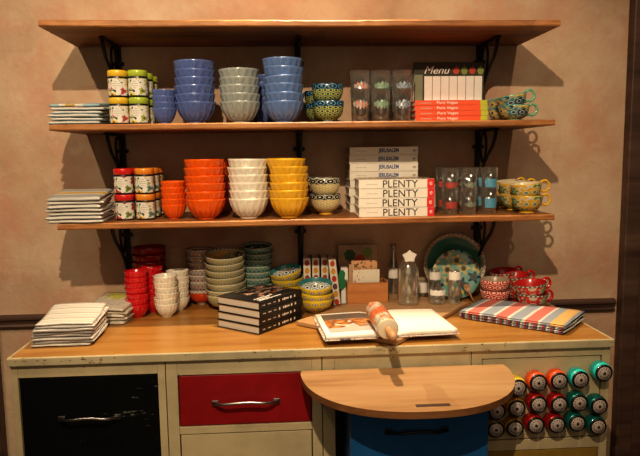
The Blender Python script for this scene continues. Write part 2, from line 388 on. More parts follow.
# chair rail and skirting
rl = BM()
prof = [(-.001, .0), (-.016, .0), (-.020, .008), (-.014, .016), (-.018, .030), (-.026, .038), (-.026, .048), (-.016, .056), (-.001, .056)]
def rail(bm, x0, x1, zb):
    a = [bm.verts.new((x0, y, zb+z)) for y, z in prof]; b = [bm.verts.new((x1, y, zb+z)) for y, z in prof]
    for i in range(len(a)-1): bm.faces.new((a[i], a[i+1], b[i+1], b[i]))
    bm.faces.new(a); bm.faces.new(b[::-1]); bm.faces.new((a[0], b[0], b[-1], a[-1]))
rail(rl, -2.4, 1.385, .834); struct('trim_1', rl, 'darkwood')
bm = BM(); box(bm, 3.785, .018, .14, (-.507, -.010, .07)); struct('baseboard_back', bm, 'darkwood')
# dark panelling: door casing on the right
bm = BM(); box(bm, .075, .05, 2.9, (1.4355, -.026, 1.45), bev=.006); box(bm, .05, .035, 2.9, (1.50, -.019, 1.45), bev=.005)
box(bm, .09, .07, 2.9, (1.57, -.036, 1.45), bev=.008); box(bm, .7, .02, 2.9, (1.965, -.011, 1.45)); struct('trim_2', bm, 'darkwood')
# dark post on the left under the rail
bm = BM(); box(bm, .36, .03, .79, (-1.486, -.034, .55), bev=.004); box(bm, .05, .05, .82, (-1.33, -.045, .55), bev=.006); struct('trim_3', bm, 'darkwood')

# ------------------------------------------------------------------ shelves
def make_shelf(z, seed, label, x0=-.915, x1=.915):
    r = random.Random(seed); bm = BM(); N = 60
    secs = []
    for i in range(N+1):
        x = x0 + (x1-x0)*i/N; e = r.uniform(-.0012, .0012); d = DS + .004*math.sin(i*.31+seed) + e
        bz = .004*math.exp(-((x)/.6)**2)*0
        secs.append([(-d+.003, 0), (-d, -.004+e), (-d, -T+.004+r.uniform(-.001, .001)), (-d+.003, -T), (-.001, -T), (-.001, 0)])
    rows = [[bm.verts.new((x0+(x1-x0)*i/N, y, zz)) for y, zz in s] for i, s in enumerate(secs)]
    for A, B in zip(rows, rows[1:]):
        for k in range(6): bm.faces.new((A[k], A[(k+1) % 6], B[(k+1) % 6], B[k]))
    bm.faces.new(rows[0]); bm.faces.new(rows[-1][::-1])
    o = obj('wall_shelf', bm, 'shelf', loc=(0, 0, z)); return tag(o, label, 'shelf')
make_shelf(Z1, 1, 'empty wooden shelf plank, the highest on the plaster wall')
make_shelf(Z2, 2, 'middle wooden shelf plank holding blue bowls, tall glasses and orange books', -.90, .905)
make_shelf(Z3, 3, 'lowest wooden shelf plank holding orange, cream and yellow bowls', -.895, .915)

def bracket():
    root = empty('shelf_bracket')
    b = BM(); box(b, .022, .010, .27, (0, -.006, -.135), bev=.002); box(b, .028, .006, .02, (0, -.012, -.255), bev=.002)
    obj('wall_plate', b, 'iron', root)
    b = BM(); box(b, .020, .245, .009, (0, -.1235, -.0055), bev=.002); obj('arm', b, 'iron', root)
    b = BM(); tube(b, [(0, -.235, -.010), (0, -.228, -.035), (0, -.200, -.070), (0, -.155, -.100), (0, -.110, -.130), (0, -.070, -.168), (0, -.038, -.210), (0, -.012, -.245)], .0058, 8, flat=1.3)
    obj('brace', b, 'iron', root)
    b = BM(); tube(b, [(0, -.085+.045*math.cos(a)*(.55+.45*(math.sin(a)*.5+.5)), -.075+.062*math.sin(a)) for a in [2*PI*k/28 for k in range(28)]], .0045, 6, closed=True, flat=1.2)
    obj('scroll', b, 'iron', root)
    b = BM(); box(b, .050, .012, .016, (0, -.017, -.070), bev=.005); box(b, .018, .014, .034, (0, -.017, -.070), bev=.005); obj('boss', b, 'iron', root)
    return root
bp = bracket()
for zz, nm in ((Z1, 'highest shelf'), (Z2, 'middle shelf'), (Z3, 'lowest shelf')):
    for bx, sd in ((-.752, 'left'), (-.021, 'centre'), (.748, 'right')):
        place(bp, (bx, -.001, zz-T-.0005), label='black cast iron scroll bracket at the %s under the %s' % (sd, nm), cat='bracket')

# ------------------------------------------------------------------ cabinets
YF = -DC + .012      # cabinet face plane
ZR = .906            # underside of the worktop edge
wt = empty('worktop', (0, 0, 0)); tag(wt, 'long honey wood worktop with chipped cream metal edging across the four cabinets', 'worktop')
bm = BM(); box(bm, CX1-CX0-.006, DC-.008, .020, ((CX0+CX1)/2, -DC/2, ZC-.010), bev=.001); obj('wood_top', bm, 'top', wt)
bm = BM(); box(bm, CX1-CX0+.004, .012, .027, ((CX0+CX1)/2, -DC+.004, ZC-.0125), bev=.003)
box(bm, .010, DC-.012, .027, (CX0+.002, -DC/2, ZC-.0125), bev=.003); box(bm, .010, DC-.012, .027, (CX1-.002, -DC/2, ZC-.0125), bev=.003); obj('metal_edge', bm, 'creamedge', wt)

def handle(parent, x, z, w, mat, y=YF, d=.028, h=.012):
    b = BM(); pts = []; h *= .62
    for i in range(13):
        s = i/12; e = min(s, 1-s)
        pts.append((x+(s-.5)*w, y-.004-d*min(1, e*5)**.7, z + .010*math.cos((s-.5)*PI) - .010))
    tube(b, pts, h*.62, 8, flat=1.0)
    box(b, .022, .006, .018, (x-w/2+.004, y-.003, z-.009), bev=.002); box(b, .022, .006, .018, (x+w/2-.004, y-.003, z-.009), bev=.002)
    return obj('handle', b, mat, parent)
def cabinet(x0, x1, label, openings, backz=.0):
    root = empty('metal_cabinet', ((x0+x1)/2, 0, 0)); tag(root, label, 'cabinet'); cx = (x0+x1)/2
    g = .0012; b = BM(); w = x1-x0-2*g; D = DC-.02
    for s in (-1, 1): box(b, .018, D-.02, ZR, (s*(w/2-.009), -D/2-.008, ZR/2), bev=.001)
    box(b, w-.036, .01, ZR, (0, -.013, ZR/2)); box(b, w-.036, D-.03, .012, (0, -D/2-.008, .09)); obj('carcass', b, 'cream', root)
    # face frame: posts and rails round each opening
    b = BM(); ox0, ox1 = openings[0][0]-cx, openings[0][1]-cx
    box(b, ox0+w/2, .022, ZR, ((ox0-w/2)/2, YF+.011, ZR/2), bev=.0015); box(b, w/2-ox1, .022, ZR, ((ox1+w/2)/2, YF+.011, ZR/2), bev=.0015)
    zs = [ZR] + [v for o in openings for v in (o[3], o[2])] + [0]
    for i in range(0, len(zs), 2):
        if zs[i]-zs[i+1] > .001: box(b, ox1-ox0-.0004, .020, zs[i]-zs[i+1], ((ox0+ox1)/2, YF+.0105, (zs[i]+zs[i+1])/2), bev=.001)
    obj('face_frame', b, 'cream', root); return root, cx
def drawer(root, cx, x0, x1, z0, z1, mat, name='drawer', out=0.0, depth=.30, inset=.003):
    g = .003; b = BM(); y = YF + inset - out
    box(b, x1-x0-2*g, .016, z1-z0-2*g, ((x0+x1)/2-cx, y+.008, (z0+z1)/2), bev=.0025)
    f = obj(name, b, mat, root)
    if depth:
        b = BM(); W2 = x1-x0-.02
        for s in (-1, 1): box(b, .006, depth, z1-z0-.03, ((x0+x1)/2-cx+s*(W2/2-.003), y+.016+depth/2, (z0+z1)/2))
        box(b, W2-.012, depth, .005, ((x0+x1)/2-cx, y+.016+depth/2, z0+.02)); box(b, W2-.012, .005, z1-z0-.05, ((x0+x1)/2-cx, y+.012+depth, (z0+z1)/2))
        obj('drawer_box', b, mat, f)
    return f
XA, XB, XC = -.478, .0215, .512
r1, c1 = cabinet(CX0+.002, XA, 'cream cabinet with the scratched black drawer at the left end', [(-.936, -.503, .50, .864)])
d = drawer(r1, c1, -.936, -.503, .50, .864, 'black'); handle(d, -.722-c1, .737, .182, 'steel')
r2, c2 = cabinet(XA, XB, 'cream cabinet holding the red drawer over a cream drawer', [(-.441, -.012, .682, .8555), (-.441, -.012, .30, .658)])
d = drawer(r2, c2, -.441, -.012, .682, .8555, 'red'); handle(d, -.226-c2, .770, .205, 'steel')
drawer(r2, c2, -.441, -.012, .30, .658, 'cream')
r3, c3 = cabinet(XB, XC, 'cream cabinet with its blue drawer pulled out below the half round board', [(.063, .5055, .45, .846)])
OUT = .215
d = drawer(r3, c3, .086, .503, .46, .828, 'blue', out=OUT, depth=.30)
handle(d, .285-c3, .750, .175, 'iron', y=YF+.003-OUT)
r4, c4 = cabinet(XC, CX1-.003, 'cream cabinet at the right end, a tin rack panel above an ochre drawer', [(.548, .954, .592, .876), (.548, .954, .20, .556)])
pn = drawer(r4, c4, .548, .954, .592, .876, 'cream', name='rack_panel', depth=0, inset=.004)
drawer(r4, c4, .548, .954, .20, .556, 'ochre')

# half-round board resting on the open blue drawer
bd = empty('half_round_board', (.282, -DC-.006, .845)); tag(bd, 'pale half round wooden board resting over the open blue drawer', 'board')
bm = BM(); A = .332; Bd = .352; pts = []
for i in range(49):
    a = PI + PI*i/48; ca, sa = math.cos(a), math.sin(a); pts.append((A*math.copysign(abs(ca)**.88, ca), Bd*-(abs(sa)**.84)))
top = prism(bm, pts, .0, .020)
bmesh.ops.bevel(bm, geom=[e for e in bm.edges if abs(e.verts[0].co.z-e.verts[1].co.z) < 1e-6], offset=.006, segments=3, affect='EDGES', profile=.5)
for f in bm.faces: f.material_index = 0 if f.normal.z > .5 else 1
bm.normal_update()
for f in bm.faces: f.material_index = 0 if f.normal.z > .9 else 1
obj('board_top', bm, ['board', 'boardedge'], bd)
c = on_z(433, 405, .866); bm = BM(); box(bm, .095, .017, .0012, (c.x-.282, c.y-(-DC-.006), .0206), bev=.0004); box(bm, .088, .010, .0012, (c.x-.282, c.y+DC+.006, .0212)); obj('grip_slot', bm, 'darkwood', bd)

# round tins stuck in rows on the rack panel
def tin(name, body):
    root = empty(name); Rr = .031; h = .044
    rx = Matrix.Rotation(PI/2, 4, 'X')     # axis z -> -y
    b = BM(); lathe(b, [(Rr*.93, 0, 0), (Rr, .004, .1), (Rr*1.03, .012, .3), (Rr*1.03, .024, .6), (Rr*1.0, .034, .8), (Rr*.90, .039, 1)], 40, cap1=True, mat4=rx); obj('tin_body', b, body, root)
    b = BM(); lathe(b, [(Rr*.90, .0375, 0), (Rr*.93, .042, .3), (Rr*.90, h, .6), (Rr*.74, h+.001, .8), (Rr*.72, h-.002, 1)], 40, cap0=False, cap1=True, mat4=rx); obj('rim', b, 'gunmetal', root)
    b = BM(); lathe(b, [(Rr*.72, h-.0015, 0), (Rr*.70, h, .2), (.0001, h+.0004, 1)], 40, cap0=False, mat4=rx); obj('label_disc', b, 'tinface', root)
    b = BM(); lathe(b, [(.0045, h, 0), (.0045, h+.002, .5), (.003, h+.003, 1)], 16, cap1=True, mat4=rx); obj('centre_dot', b, 'gunmetal', root)
    return root
t = NT('tin face'); u = t.uv(); x = t.xyz(u); tick = t.gt(t.math('SINE', t.math('MULTIPLY', x[0], 2*PI*12)), .3)
m = t.math('MULTIPLY', tick, t.math('MULTIPLY', t.gt(x[1], .32), t.math('LESS_THAN', x[1], .52))); M['tinface'] = t.done(t.mix(m, (.46, .38, .33), (.12, .07, .06)), .5)
for k, cc in dict(t_yellow=(.80, .55, .03), t_orange=(.80, .10, .02), t_teal=(.02, .50, .46)).items(): M[k] = plain(k, cc, .3, 0, .3)
for k, cc in dict(t_gold=(.50, .27, .02), t_red=(.50, .02, .015), t_green=(.01, .20, .17)).items(): M[k] = plain(k, cc, .28, .5, .2)
tins = {k: tin('round_tin', k) for k in ('t_yellow', 't_orange', 't_teal', 't_gold', 't_red', 't_green')}
tw = dict(t_yellow='bright yellow', t_orange='orange', t_teal='bright turquoise', t_gold='metallic gold', t_red='metallic red', t_green='metallic dark green')
rows = [[(477, 387, 't_yellow', ''), (518.7, 388.4, 't_yellow', 'on the rack panel, partly behind the half round board'), (539, 383.3, 't_orange', 'left of the two orange ones, top row'), (560, 381.5, 't_orange', 'right of the two orange ones, top row'), (581.3, 380.2, 't_teal', 'left of the two turquoise ones, top row'), (604.7, 373.6, 't_teal', 'set highest at the top right corner')],
        [(497.5, 412, 't_gold', 'leftmost in the middle row beside the blue drawer'), (517.4, 409, 't_gold', 'second in the middle row'), (539, 405, 't_red', 'left of the two red ones in the middle row'), (560, 405, 't_red', 'right of the two red ones in the middle row'), (580, 403.6, 't_green', 'left of the two green ones in the middle row'), (600, 406.7, 't_green', 'at the right end of the middle row')],
        [(496.5, 430.3, 't_gold', 'leftmost in the bottom row beside the blue drawer'), (515.6, 429, 't_gold', 'second in the bottom row'), (536.5, 426, 't_red', 'left of the two red ones in the bottom row'), (557.6, 425.5, 't_red', 'right of the two red ones in the bottom row'), (578, 424, 't_green', 'left of the two green ones in the bottom row'), (598.8, 427.3, 't_green', 'at the right end of the bottom row')]]
for r in rows:
    for px, py, k, w in r:
        if not w: continue
        p = on_y(px, py, YF-.042)
        place(tins[k], (p.x, YF+.0035, p.z), (0, 0, 0), '%s round tin, %s' % (tw[k], w), 'tin', 'round tins in rows on the cabinet front')

# ------------------------------------------------------------------ bowls
def latte_mesh(R, h, n=16):
    b = BM(); o = [(.40, .0, 0, 0), (.43, .02, .02, 0), (.43, .075, .05, 0), (.50, .10, .1, 0), (.63, .20, .2, .05), (.74, .33, .33, .075), (.83, .48, .48, .085), (.90, .62, .62, .08), (.935, .70, .70, .075), (.958, .78, .78, .06), (.985, .90, .9, 0), (1.0, .985, .99, 0), (.99, 1.0, 1.0, 0), (.965, .99, 1.05, 0), (.93, .80, 1.1, 0), (.85, .55, 1.3, 0), (.68, .28, 1.6, 0), (.40, .13, 1.9, 0), (.001, .11, 2, 0)]
    lathe(b, [(r*R, z*h, v, f) for r, z, v, f in o], n*6, n); return b
def latte(mat, R, h):
    root = obj('latte_bowl', latte_mesh(R, h), mat)
    b = BM(); lathe(b, [(R*.43, -.0, 0), (R*.455, .003*h/.08, .3), (R*.455, .008*h/.08, .6), (R*.42, .010*h/.08, 1)], 40, cap0=True); obj('foot_ring', b, mat, root)
    return root
def stack(proto, x, y, z, n, dz, fmt, cat='bowl', group=None, jit=.002, tilt=.02, tilts={}, dx={}, rz=True):
    xs, ys = x, y
    for k in range(n):
        tx = tilts.get(k, (rnd.uniform(-tilt, tilt), rnd.uniform(-tilt, tilt))) if k else (0, 0)
        place(proto, (xs+(rnd.uniform(-jit, jit)+dx.get(k, 0) if k else 0), ys+(rnd.uniform(-jit, jit) if k else 0), z+k*dz+.0005), (tx[0], tx[1], rnd.uniform(-.12, .12) if k in tilts else rnd.uniform(0, 6.28)), fmt % order(k, n), cat, group)
R1, H1, DZ1 = .0745, .077, .0287
def bstack(mat, px, y, z, n, fmt, group, R=R1, H=H1, dz=DZ1, **k):
    key = (mat, R, H)
    if key not in BP: BP[key] = latte(mat, R, H)
    stack(BP[key], wx(px, y, z+.1), y, z, n, dz, fmt, 'bowl', group, **k)
BP = {}
g2 = 'fluted bowls stacked on the middle shelf'
bstack('peri', 195.5, -.330, Z2, 6, 'periwinkle blue fluted bowl, %s in the tall stack beside small blue bowls', g2)
bstack('grey', 239.8, -.330, Z2, 5, 'pale grey green fluted bowl, %s in the stack between two blue stacks', g2)
bstack('sky', 283.5, -.330, Z2, 6, 'sky blue fluted bowl, %s in the stack right of the grey green bowls', g2, dz=.0305, tilts={3: (.03, -.06), 4: (0, .03)})
bstack('peri', 266, -.145, Z2, 5, 'shaded blue fluted bowl, %s in the stack behind the sky blue bowls', g2)
bstack('peri', 164, -.345, Z2, 4, 'small periwinkle blue fluted bowl, %s in the short stack beside the spice tins', g2, R=.0435, H=.056, dz=.0215)
g3 = 'fluted bowls stacked on the lowest shelf'
bstack('orange', 205.5, -.335, Z3, 6, 'bright orange fluted bowl, %s in the tall front stack', g3)
bstack('orange', 211, -.165, Z3, 6, 'shaded orange fluted bowl, %s in the stack behind the tall orange stack', g3)
bstack('white', 248.5, -.335, Z3, 6, 'cream white fluted bowl, %s in the tall stack on the lowest shelf', g3)
bstack('yellow', 289, -.335, Z3, 6, 'golden yellow fluted bowl, %s in the tall stack right of the cream bowls', g3, dx={5: -.010})
bstack('orange', 173.5, -.30, Z3, 5, 'small orange fluted bowl, %s in the stack left of the tall orange one', g3, R=.047, H=.055, dz=.0215)
gc = 'small fluted bowls stacked on the worktop'
bstack('redb', 137, -.262, ZC, 7, 'small bright red fluted bowl, %s in the front red stack on the worktop', gc, R=.0445, H=.054, dz=.0215)
bstack('redb', 152.5, -.182, ZC, 7, 'small red fluted bowl, %s in the red stack behind the front red stack', gc, R=.0445, H=.054, dz=.0215)
bstack('darkred', 149, -.082, ZC, 6, 'large dark red fluted bowl, %s in the stack at the wall behind small red bowls', gc, R=.072, H=.075, dz=.030) if False else None
bstack('white', 166, -.262, ZC, 6, 'small cream fluted bowl, %s in the front cream stack on the worktop', gc, R=.0455, H=.055, dz=.0215)
bstack('white', 178, -.160, ZC, 6, 'small cream fluted bowl, %s in the cream stack behind the front cream stack', gc, R=.0455, H=.055, dz=.0215)
bstack('darkred', 148, -.080+.0, ZC, 6, 'large dark red fluted bowl, %s in the stack against the wall', gc, R=.069, H=.075, dz=.027) if False else None

def round_bowl(name, mat, foot, R, h, inside=None):
    b = BM(); o = [(.40, .0, .0), (.43, .05, .03), (.66, .12, .10), (.85, .30, .30), (.95, .52, .52), (.99, .78, .78), (1.0, .985, .99), (.985, 1.0, 1.0), (.96, .98, 1.05), (.92, .60, 1.2), (.80, .30, 1.45), (.5, .14, 1.7), (.001, .11, 2)]
    fh = .10*h
    lathe(b, [(r*R, fh+z*(h-fh), v) for r, z, v in o], 56); root = obj(name, b, mat)
    b = BM(); lathe(b, [(R*.44, 0, 0), (R*.45, .002, .2), (R*.39, fh*.9, .7), (R*.42, fh*1.5, 1)], 40); obj('foot_ring', b, foot, root)
    return root
def wide_bowl(name, mat, foot, R, h):
    b = BM(); o = [(.34, .0, .0), (.52, .06, .08), (.76, .22, .22), (.90, .44, .44), (.97, .70, .70), (1.0, .97, .97), (.99, 1.0, 1.0), (.97, .98, 1.05), (.92, .70, 1.22), (.76, .36, 1.5), (.46, .16, 1.75), (.001, .13, 2)]
    fh = .10*h
    lathe(b, [(r*R, fh+z*(h-fh), v) for r, z, v in o], 56); root = obj(name, b, mat)
    b = BM(); lathe(b, [(R*.36, 0, 0), (R*.36, .002, .2), (R*.32, fh*.9, .7), (R*.34, fh*1.5, 1)], 40); obj('foot_ring', b, foot, root)
    return root
pb = round_bowl('patterned_bowl', M['p_blueyellow'], 'grey', .0595, .080)
stack(pb, wx(328, -.30, 1.72), -.30, Z2, 2, .062, 'small bowl with blue circles over yellow dots, %s in the front pair', group='blue and yellow patterned bowls')
stack(pb, wx(319.5, -.17, 1.72), -.17, Z2, 2, .050, 'small blue and yellow patterned bowl, %s in the pair behind', group='blue and yellow patterned bowls')
pb = round_bowl('patterned_bowl', M['p_bwyellow'], 'yellow', .0595, .080)
stack(pb, wx(325.5, -.235, 1.36), -.235, Z3, 2, .060, 'small bowl with black circles over yellow pattern, %s in the front pair', group='black and yellow patterned bowls')
stack(pb, wx(317, -.10, 1.36), -.10, Z3, 2, .062, 'small black and yellow patterned bowl, %s in the pair behind', group='black and yellow patterned bowls')
# folk patterned stacks on the worktop
gf = 'folk patterned bowls stacked on the worktop'
A1 = wide_bowl('patterned_bowl', M['p_folkorange'], 'white', .059, .066); A2 = wide_bowl('patterned_bowl', M['p_folkred'], 'white', .059, .062)
xa, ya = wx(201.5, -.064, 1.0), -.064
place(A1, (xa, ya, ZC+.0005), (0, 0, 0), 'orange red bowl on white foot at the bottom of the red patterned stack', 'bowl', gf)
for k in range(6): place(A2, (xa+rnd.uniform(-.002, .002), ya, ZC+.040+k*.0265), (0, 0, rnd.uniform(0, 6)), 'red and grey banded bowl, %s in the stack above an orange bowl' % ORD[5-k], 'bowl', gf)
B1 = wide_bowl('patterned_bowl', M['p_folkyellow'], 'cream2', .081, .064)
stack(B1, wx(226.5, -.160, 1.0), -.160, ZC, 7, .0275, 'yellow folk patterned bowl, %s in the tilted stack between red and dark stacks', group=gf, tilts={k: (.06+.014*k, -.02) for k in range(1, 7)})
C1 = wide_bowl('patterned_bowl', M['p_folkteal'], 'cream2', .066, .060)
stack(C1, wx(257.5, -.070, 1.0), -.070, ZC, 8, .0265, 'dark teal patterned bowl, %s in the stack nearest the wall', group=gf, tilts={k: (.014*k, .0) for k in range(1, 8)})
D1 = wide_bowl('patterned_bowl', M['p_yellowbowl'], 'yellow', .0665, .058)
stack(D1, wx(316, -.265, .96), -.265, ZC, 3, .030, 'yellow lattice bowl with dark inside, %s in the front stack of three', group='yellow lattice bowls', tilts={1: (.10, .02), 2: (.19, -.03)})
stack(D1, wx(288, -.13, .98), -.13, ZC, 4, .031, 'yellow lattice bowl, %s in the stack behind the black books', group='yellow lattice bowls', tilts={1: (.04, 0), 2: (.10, -.06), 3: (.18, -.20)})
E1 = latte('darkred', .069, .075)
stack(E1, wx(149.5, -.078, 1.1), -.078, ZC, 7, .029, 'large dark red fluted bowl, %s in the stack against the wall', group='large dark red bowls')

# ------------------------------------------------------------------ teacups
def cup(name, mat, hm, R=.058, h=.058, ins=None):
    root = empty(name)
    b = BM(); o = [(.34, .10, .0), (.40, .12, .05), (.66, .20, .18), (.84, .38, .38), (.93, .62, .62), (.98, .86, .86), (1.02, .985, .99), (1.0, 1.0, 1.0), (.97, .98, 1.05), (.90, .60, 1.2), (.74, .30, 1.5), (.4, .17, 1.8), (.001, .15, 2)]
    lathe(b, [(r*R, z*h, v) for r, z, v in o], 56); obj('cup_body', b, mat, root)
    b = BM(); lathe(b, [(R*.50, 0, 0), (R*.52, .002, .2), (R*.40, .006, .5), (R*.33, .011, 1)], 40); obj('foot', b, hm, root)
    b = BM(); pts = []
    for i in range(15):
        a = -2.2 + 4.3*i/14; pts.append((R*.97+.018+.019*math.cos(a), 0, h*.66+.020*math.sin(a)*1.05+.004))
    pts = [(R*.80, 0, h*.36)] + pts + [(R*.99, 0, h*.93)]
    tube(b, pts, .0048, 8); obj('handle', b, hm, root)
    return root
ct = cup('teacup', M['p_tealcup'], 'teal')
gt_ = 'teal flowered teacups'
x0 = wx(514, -.31, 1.70)
place(ct, (x0, -.31, Z2+.0005), (0, 0, .10), 'teal flowered teacup at the bottom of the front pair on the middle shelf', 'teacup', gt_)
place(ct, (x0-.004, -.31, Z2+.040), (0, -.20, .05), 'tilted teal flowered teacup on top of the front pair', 'teacup', gt_)
x1 = wx(503, -.19, 1.70)
place(ct, (x1, -.19, Z2+.0005), (0, 0, .3), 'teal flowered teacup at the bottom of the shaded rear pair', 'teacup', gt_)
place(ct, (x1, -.19, Z2+.038), (0, -.1, .35), 'teal flowered teacup on top of the shaded rear pair', 'teacup', gt_)
cy = cup('teacup', M['p_yellowcup'], 'yellow', .059, .068)
for px, y, w in ((527, -.325, 'front'), (514.5, -.205, 'middle'), (505, -.085, 'rearmost')):
    x = wx(px, y, 1.36)
    place(cy, (x, y, Z3+.0005), (0, 0, .05), 'yellow handled flowered teacup at the bottom of the %s pair' % w, 'teacup', 'yellow flowered teacups')
    place(cy, (x, y, Z3+.046), (0, -.10, .08), 'yellow handled flowered teacup on top of the %s pair' % w, 'teacup', 'yellow flowered teacups')
cr = cup('teacup', M['p_redcup'], 'redb', .0600, .068)
for px, y, w, n in ((532, -.318, 'front', 2), (517, -.165, 'middle', 2), (505, -.064, 'rearmost', 2)):
    x = wx(px, y, .97)
    place(cr, (x, y, ZC+.0005), (0, 0, .25), 'red handled flowered teacup at the bottom of the %s pair' % w, 'teacup', 'red flowered teacups')
    place(cr, (x-.002, y, ZC+.042), (.0, -.12, .30), 'red handled flowered teacup on top of the %s pair' % w, 'teacup', 'red flowered teacups')
rb = round_bowl('patterned_bowl', M['p_redcircle'], 'white', .059, .064)
stack(rb, wx(495, -.225, .97), -.225, ZC, 2, .042, 'white bowl with red circles, %s of the pair beside the red teacups', group='red circle bowls')

# ------------------------------------------------------------------ spice tins (labelled canisters)
def canister(lid, lab):
    root = empty('spice_canister'); R = .0342; h = .0955
    b = BM(); lathe(b, [(R*.96, 0, 0), (R, .003, .1), (R, h-.024, .9), (R*.97, h-.021, 1)], 40, cap1=True); obj('canister_body', b, 'bookblack', root)
    b = BM(); lathe(b, [(R+.0003, .006, 0), (R+.0004, h-.030, 1)], 40, cap0=False); obj('paper_label', b, lab, root)
    b = BM(); lathe(b, [(R*.99, h-.023, 0), (R*1.03, h-.022, .2), (R*1.03, h-.004, .7), (R*.98, h-.0005, .9), (R*.9, h, 1)], 40, cap1=True); obj('lid', b, lid, root)
    return root
cans = [('lidyellow', 'l_redflower', 118.8, Z2, 'yellow lidded', 'front left'), ('lidlime', 'l_yellowfruit', 138.8, Z2, 'lime lidded', 'front right'),
        ('lidred', 'l_cherry', 124.4, Z3, 'red lidded', 'front left'), ('lidorange', 'l_lemon', 145.4, Z3, 'orange lidded', 'front right')]
for lid, lab, px, z, w, pos in cans:
    cp = canister(lid, lab); y0 = -.335 if z == Z2 else -.300
    lx = wx(px, y0, z+.08); sh = 'middle' if z == Z2 else 'lowest'
    for j, (yy, dpt) in enumerate(((y0, 'front'), (y0+.085, 'second'), (y0+.17, 'third'))):
        xx = lx + (.003 if j else 0)
        for k in (0, 1):
            place(cp, (xx, yy, z+.0005+k*.096), (0, 0, rnd.uniform(-.12, .12)), '%s floral spice canister, %s of its pair in the %s row, %s shelf' % (w, ('lower', 'upper')[k], dpt, sh), 'canister', 'spice canisters on the %s shelf' % sh)

# ------------------------------------------------------------------ tumblers
def tumbler(R, h, band, z0, z1, thick=.0018):
    root = empty('glass_tumbler')
    b = BM(); lathe(b, [(R*.80, 0, 0), (R*.84, .002, .02), (R*1.0, h, 1), (R*1.0-thick, h, 1), (R*.84-thick, .010, 1), (.001, .009, 1)], 40); obj('glass_body', b, 'glass', root)
    b = BM(); r0 = R*(.84+.16*z0/h)+.0004; r1_ = R*(.84+.16*z1/h)+.0004
    uvl = b.loops.layers.uv.verify()
    for a0, a1 in ((-2.5, -.6),):
        N = 14; zm = (z0+z1)/2; hf = (z1-z0)/2; full = band in ('d_blue', 'd_redband')
        sh = [1.0 if full else max(.12, (1-(2*i/N-1)**2)**.5*(.65+.35*math.sin(i*2.3+len(band)))) for i in range(N+1)]
        A = [b.verts.new((r0*math.cos(a0+(a1-a0)*i/N), r0*math.sin(a0+(a1-a0)*i/N), zm-hf*sh[i])) for i in range(N+1)]
        B = [b.verts.new((r1_*math.cos(a0+(a1-a0)*i/N), r1_*math.sin(a0+(a1-a0)*i/N), zm+hf*sh[i]*(.8 if full else 1))) for i in range(N+1)]
        for i in range(N):
            f = b.faces.new((A[i], A[i+1], B[i+1], B[i])); f.smooth = True
            for l, uv in zip(f.loops, ((i/N, 0), ((i+1)/N, 0), ((i+1)/N, 1), (i/N, 1))): l[uvl].uv = uv
    obj('printed_design', b, band, root); return root
def dpat(name, cols, sc=3):
    t = NT(name); n = t.noise(t.scale(t.uv(), (2, 1, 0)), sc, 1, .4)
    st = [(.0, cols[0]), (.42, cols[1]), (.50, cols[2]), (.58, cols[3])]
    return t.done(t.ramp(n, st, True), .4)
M['d_bird'] = dpat('red bird print', [(.12, .25, .3), (.62, .60, .5), (.55, .08, .06), (.60, .36, .10)])
M['d_palm'] = dpat('palm tree print', [(.04, .22, .12), (.55, .50, .35), (.05, .25, .15), (.35, .38, .35)])
M['d_fish'] = dpat('blue fish print', [(.06, .08, .12), (.50, .55, .55), (.10, .16, .26), (.62, .60, .55)])
M['d_redband'] = dpat('red band print', [(.55, .03, .03), (.60, .05, .04), (.10, .15, .10), (.60, .04, .03)])
M['d_leaf'] = dpat('leaf print', [(.10, .16, .08), (.42, .42, .34), (.07, .13, .09), (.5, .5, .42)])
M['d_blue'] = dpat('blue block print', [(.10, .30, .44), (.13, .35, .48), (.10, .30, .44), (.14, .38, .52)])
for band, px, w in (('d_bird', 360, 'red bird print'), ('d_palm', 380.5, 'green palm print'), ('d_fish', 402, 'blue fish print')):
    tp = tumbler(.0368, .122, band, .044, .086); y = -.315
    x = wx(px, y, 1.75)
    for k in (0, 1): place(tp, (x, y, Z2+.0005+k*.066), (0, 0, .1*k), 'tall tumbler with %s, %s in its front pair' % (w, ('lower', 'upper')[k]), 'glass', 'tall printed tumblers on the middle shelf')
    x = wx(px+(4 if px < 390 else 3), y+.12, 1.75)
    for k in (0, 1): place(tp, (x, y+.12, Z2+.0005+k*.066), (0, 0, .6), 'tall tumbler with %s, %s in the pair standing behind' % (w, ('lower', 'upper')[k]), 'glass', 'tall printed tumblers on the middle shelf')
for band, px, w in (('d_redband', 450, 'red band'), ('d_leaf', 469, 'green leaf print'), ('d_blue', 489, 'blue block print')):
    tp = tumbler(.0315, .102, band, .024, .064 if band == 'd_blue' else .052)
    x = wx(px, -.335, 1.4)
    for k in (0, 1): place(tp, (x, -.335, Z3+.0005+k*.073), (0, 0, .1), 'short tumbler with %s, %s in its front pair' % (w, ('lower', 'upper')[k]), 'glass', 'printed tumblers on the lowest shelf')
    x = wx(px-7, -.235, 1.4)
    for k in (0, 1): place(tp, (x, -.235, Z3+.0005+k*.073), (0, 0, .1), 'short tumbler with %s, %s in the pair behind' % (w, ('lower', 'upper')[k]), 'glass', 'printed tumblers on the lowest shelf')

# ------------------------------------------------------------------ books
def book(name, L, Dp, h, cover, spine=None, ends=None):
    """lies flat, spine facing -y, origin at the centre of the base of the spine edge"""
    root = empty(name); b = BM(); c = .0022
    box(b, L, Dp, c, (0, Dp/2, c/2), bev=.0006); box(b, L, Dp, c, (0, Dp/2, h-c/2), bev=.0006); box(b, L, .0028, h-.0006, (0, .0014, h/2), bev=.0008)
    obj('cover', b, cover, root)
    b = BM(); box(b, L-.006, Dp-.008, h-2*c, (0, Dp/2+.0005, h/2)); obj('page_block', b, 'page', root)
    return root
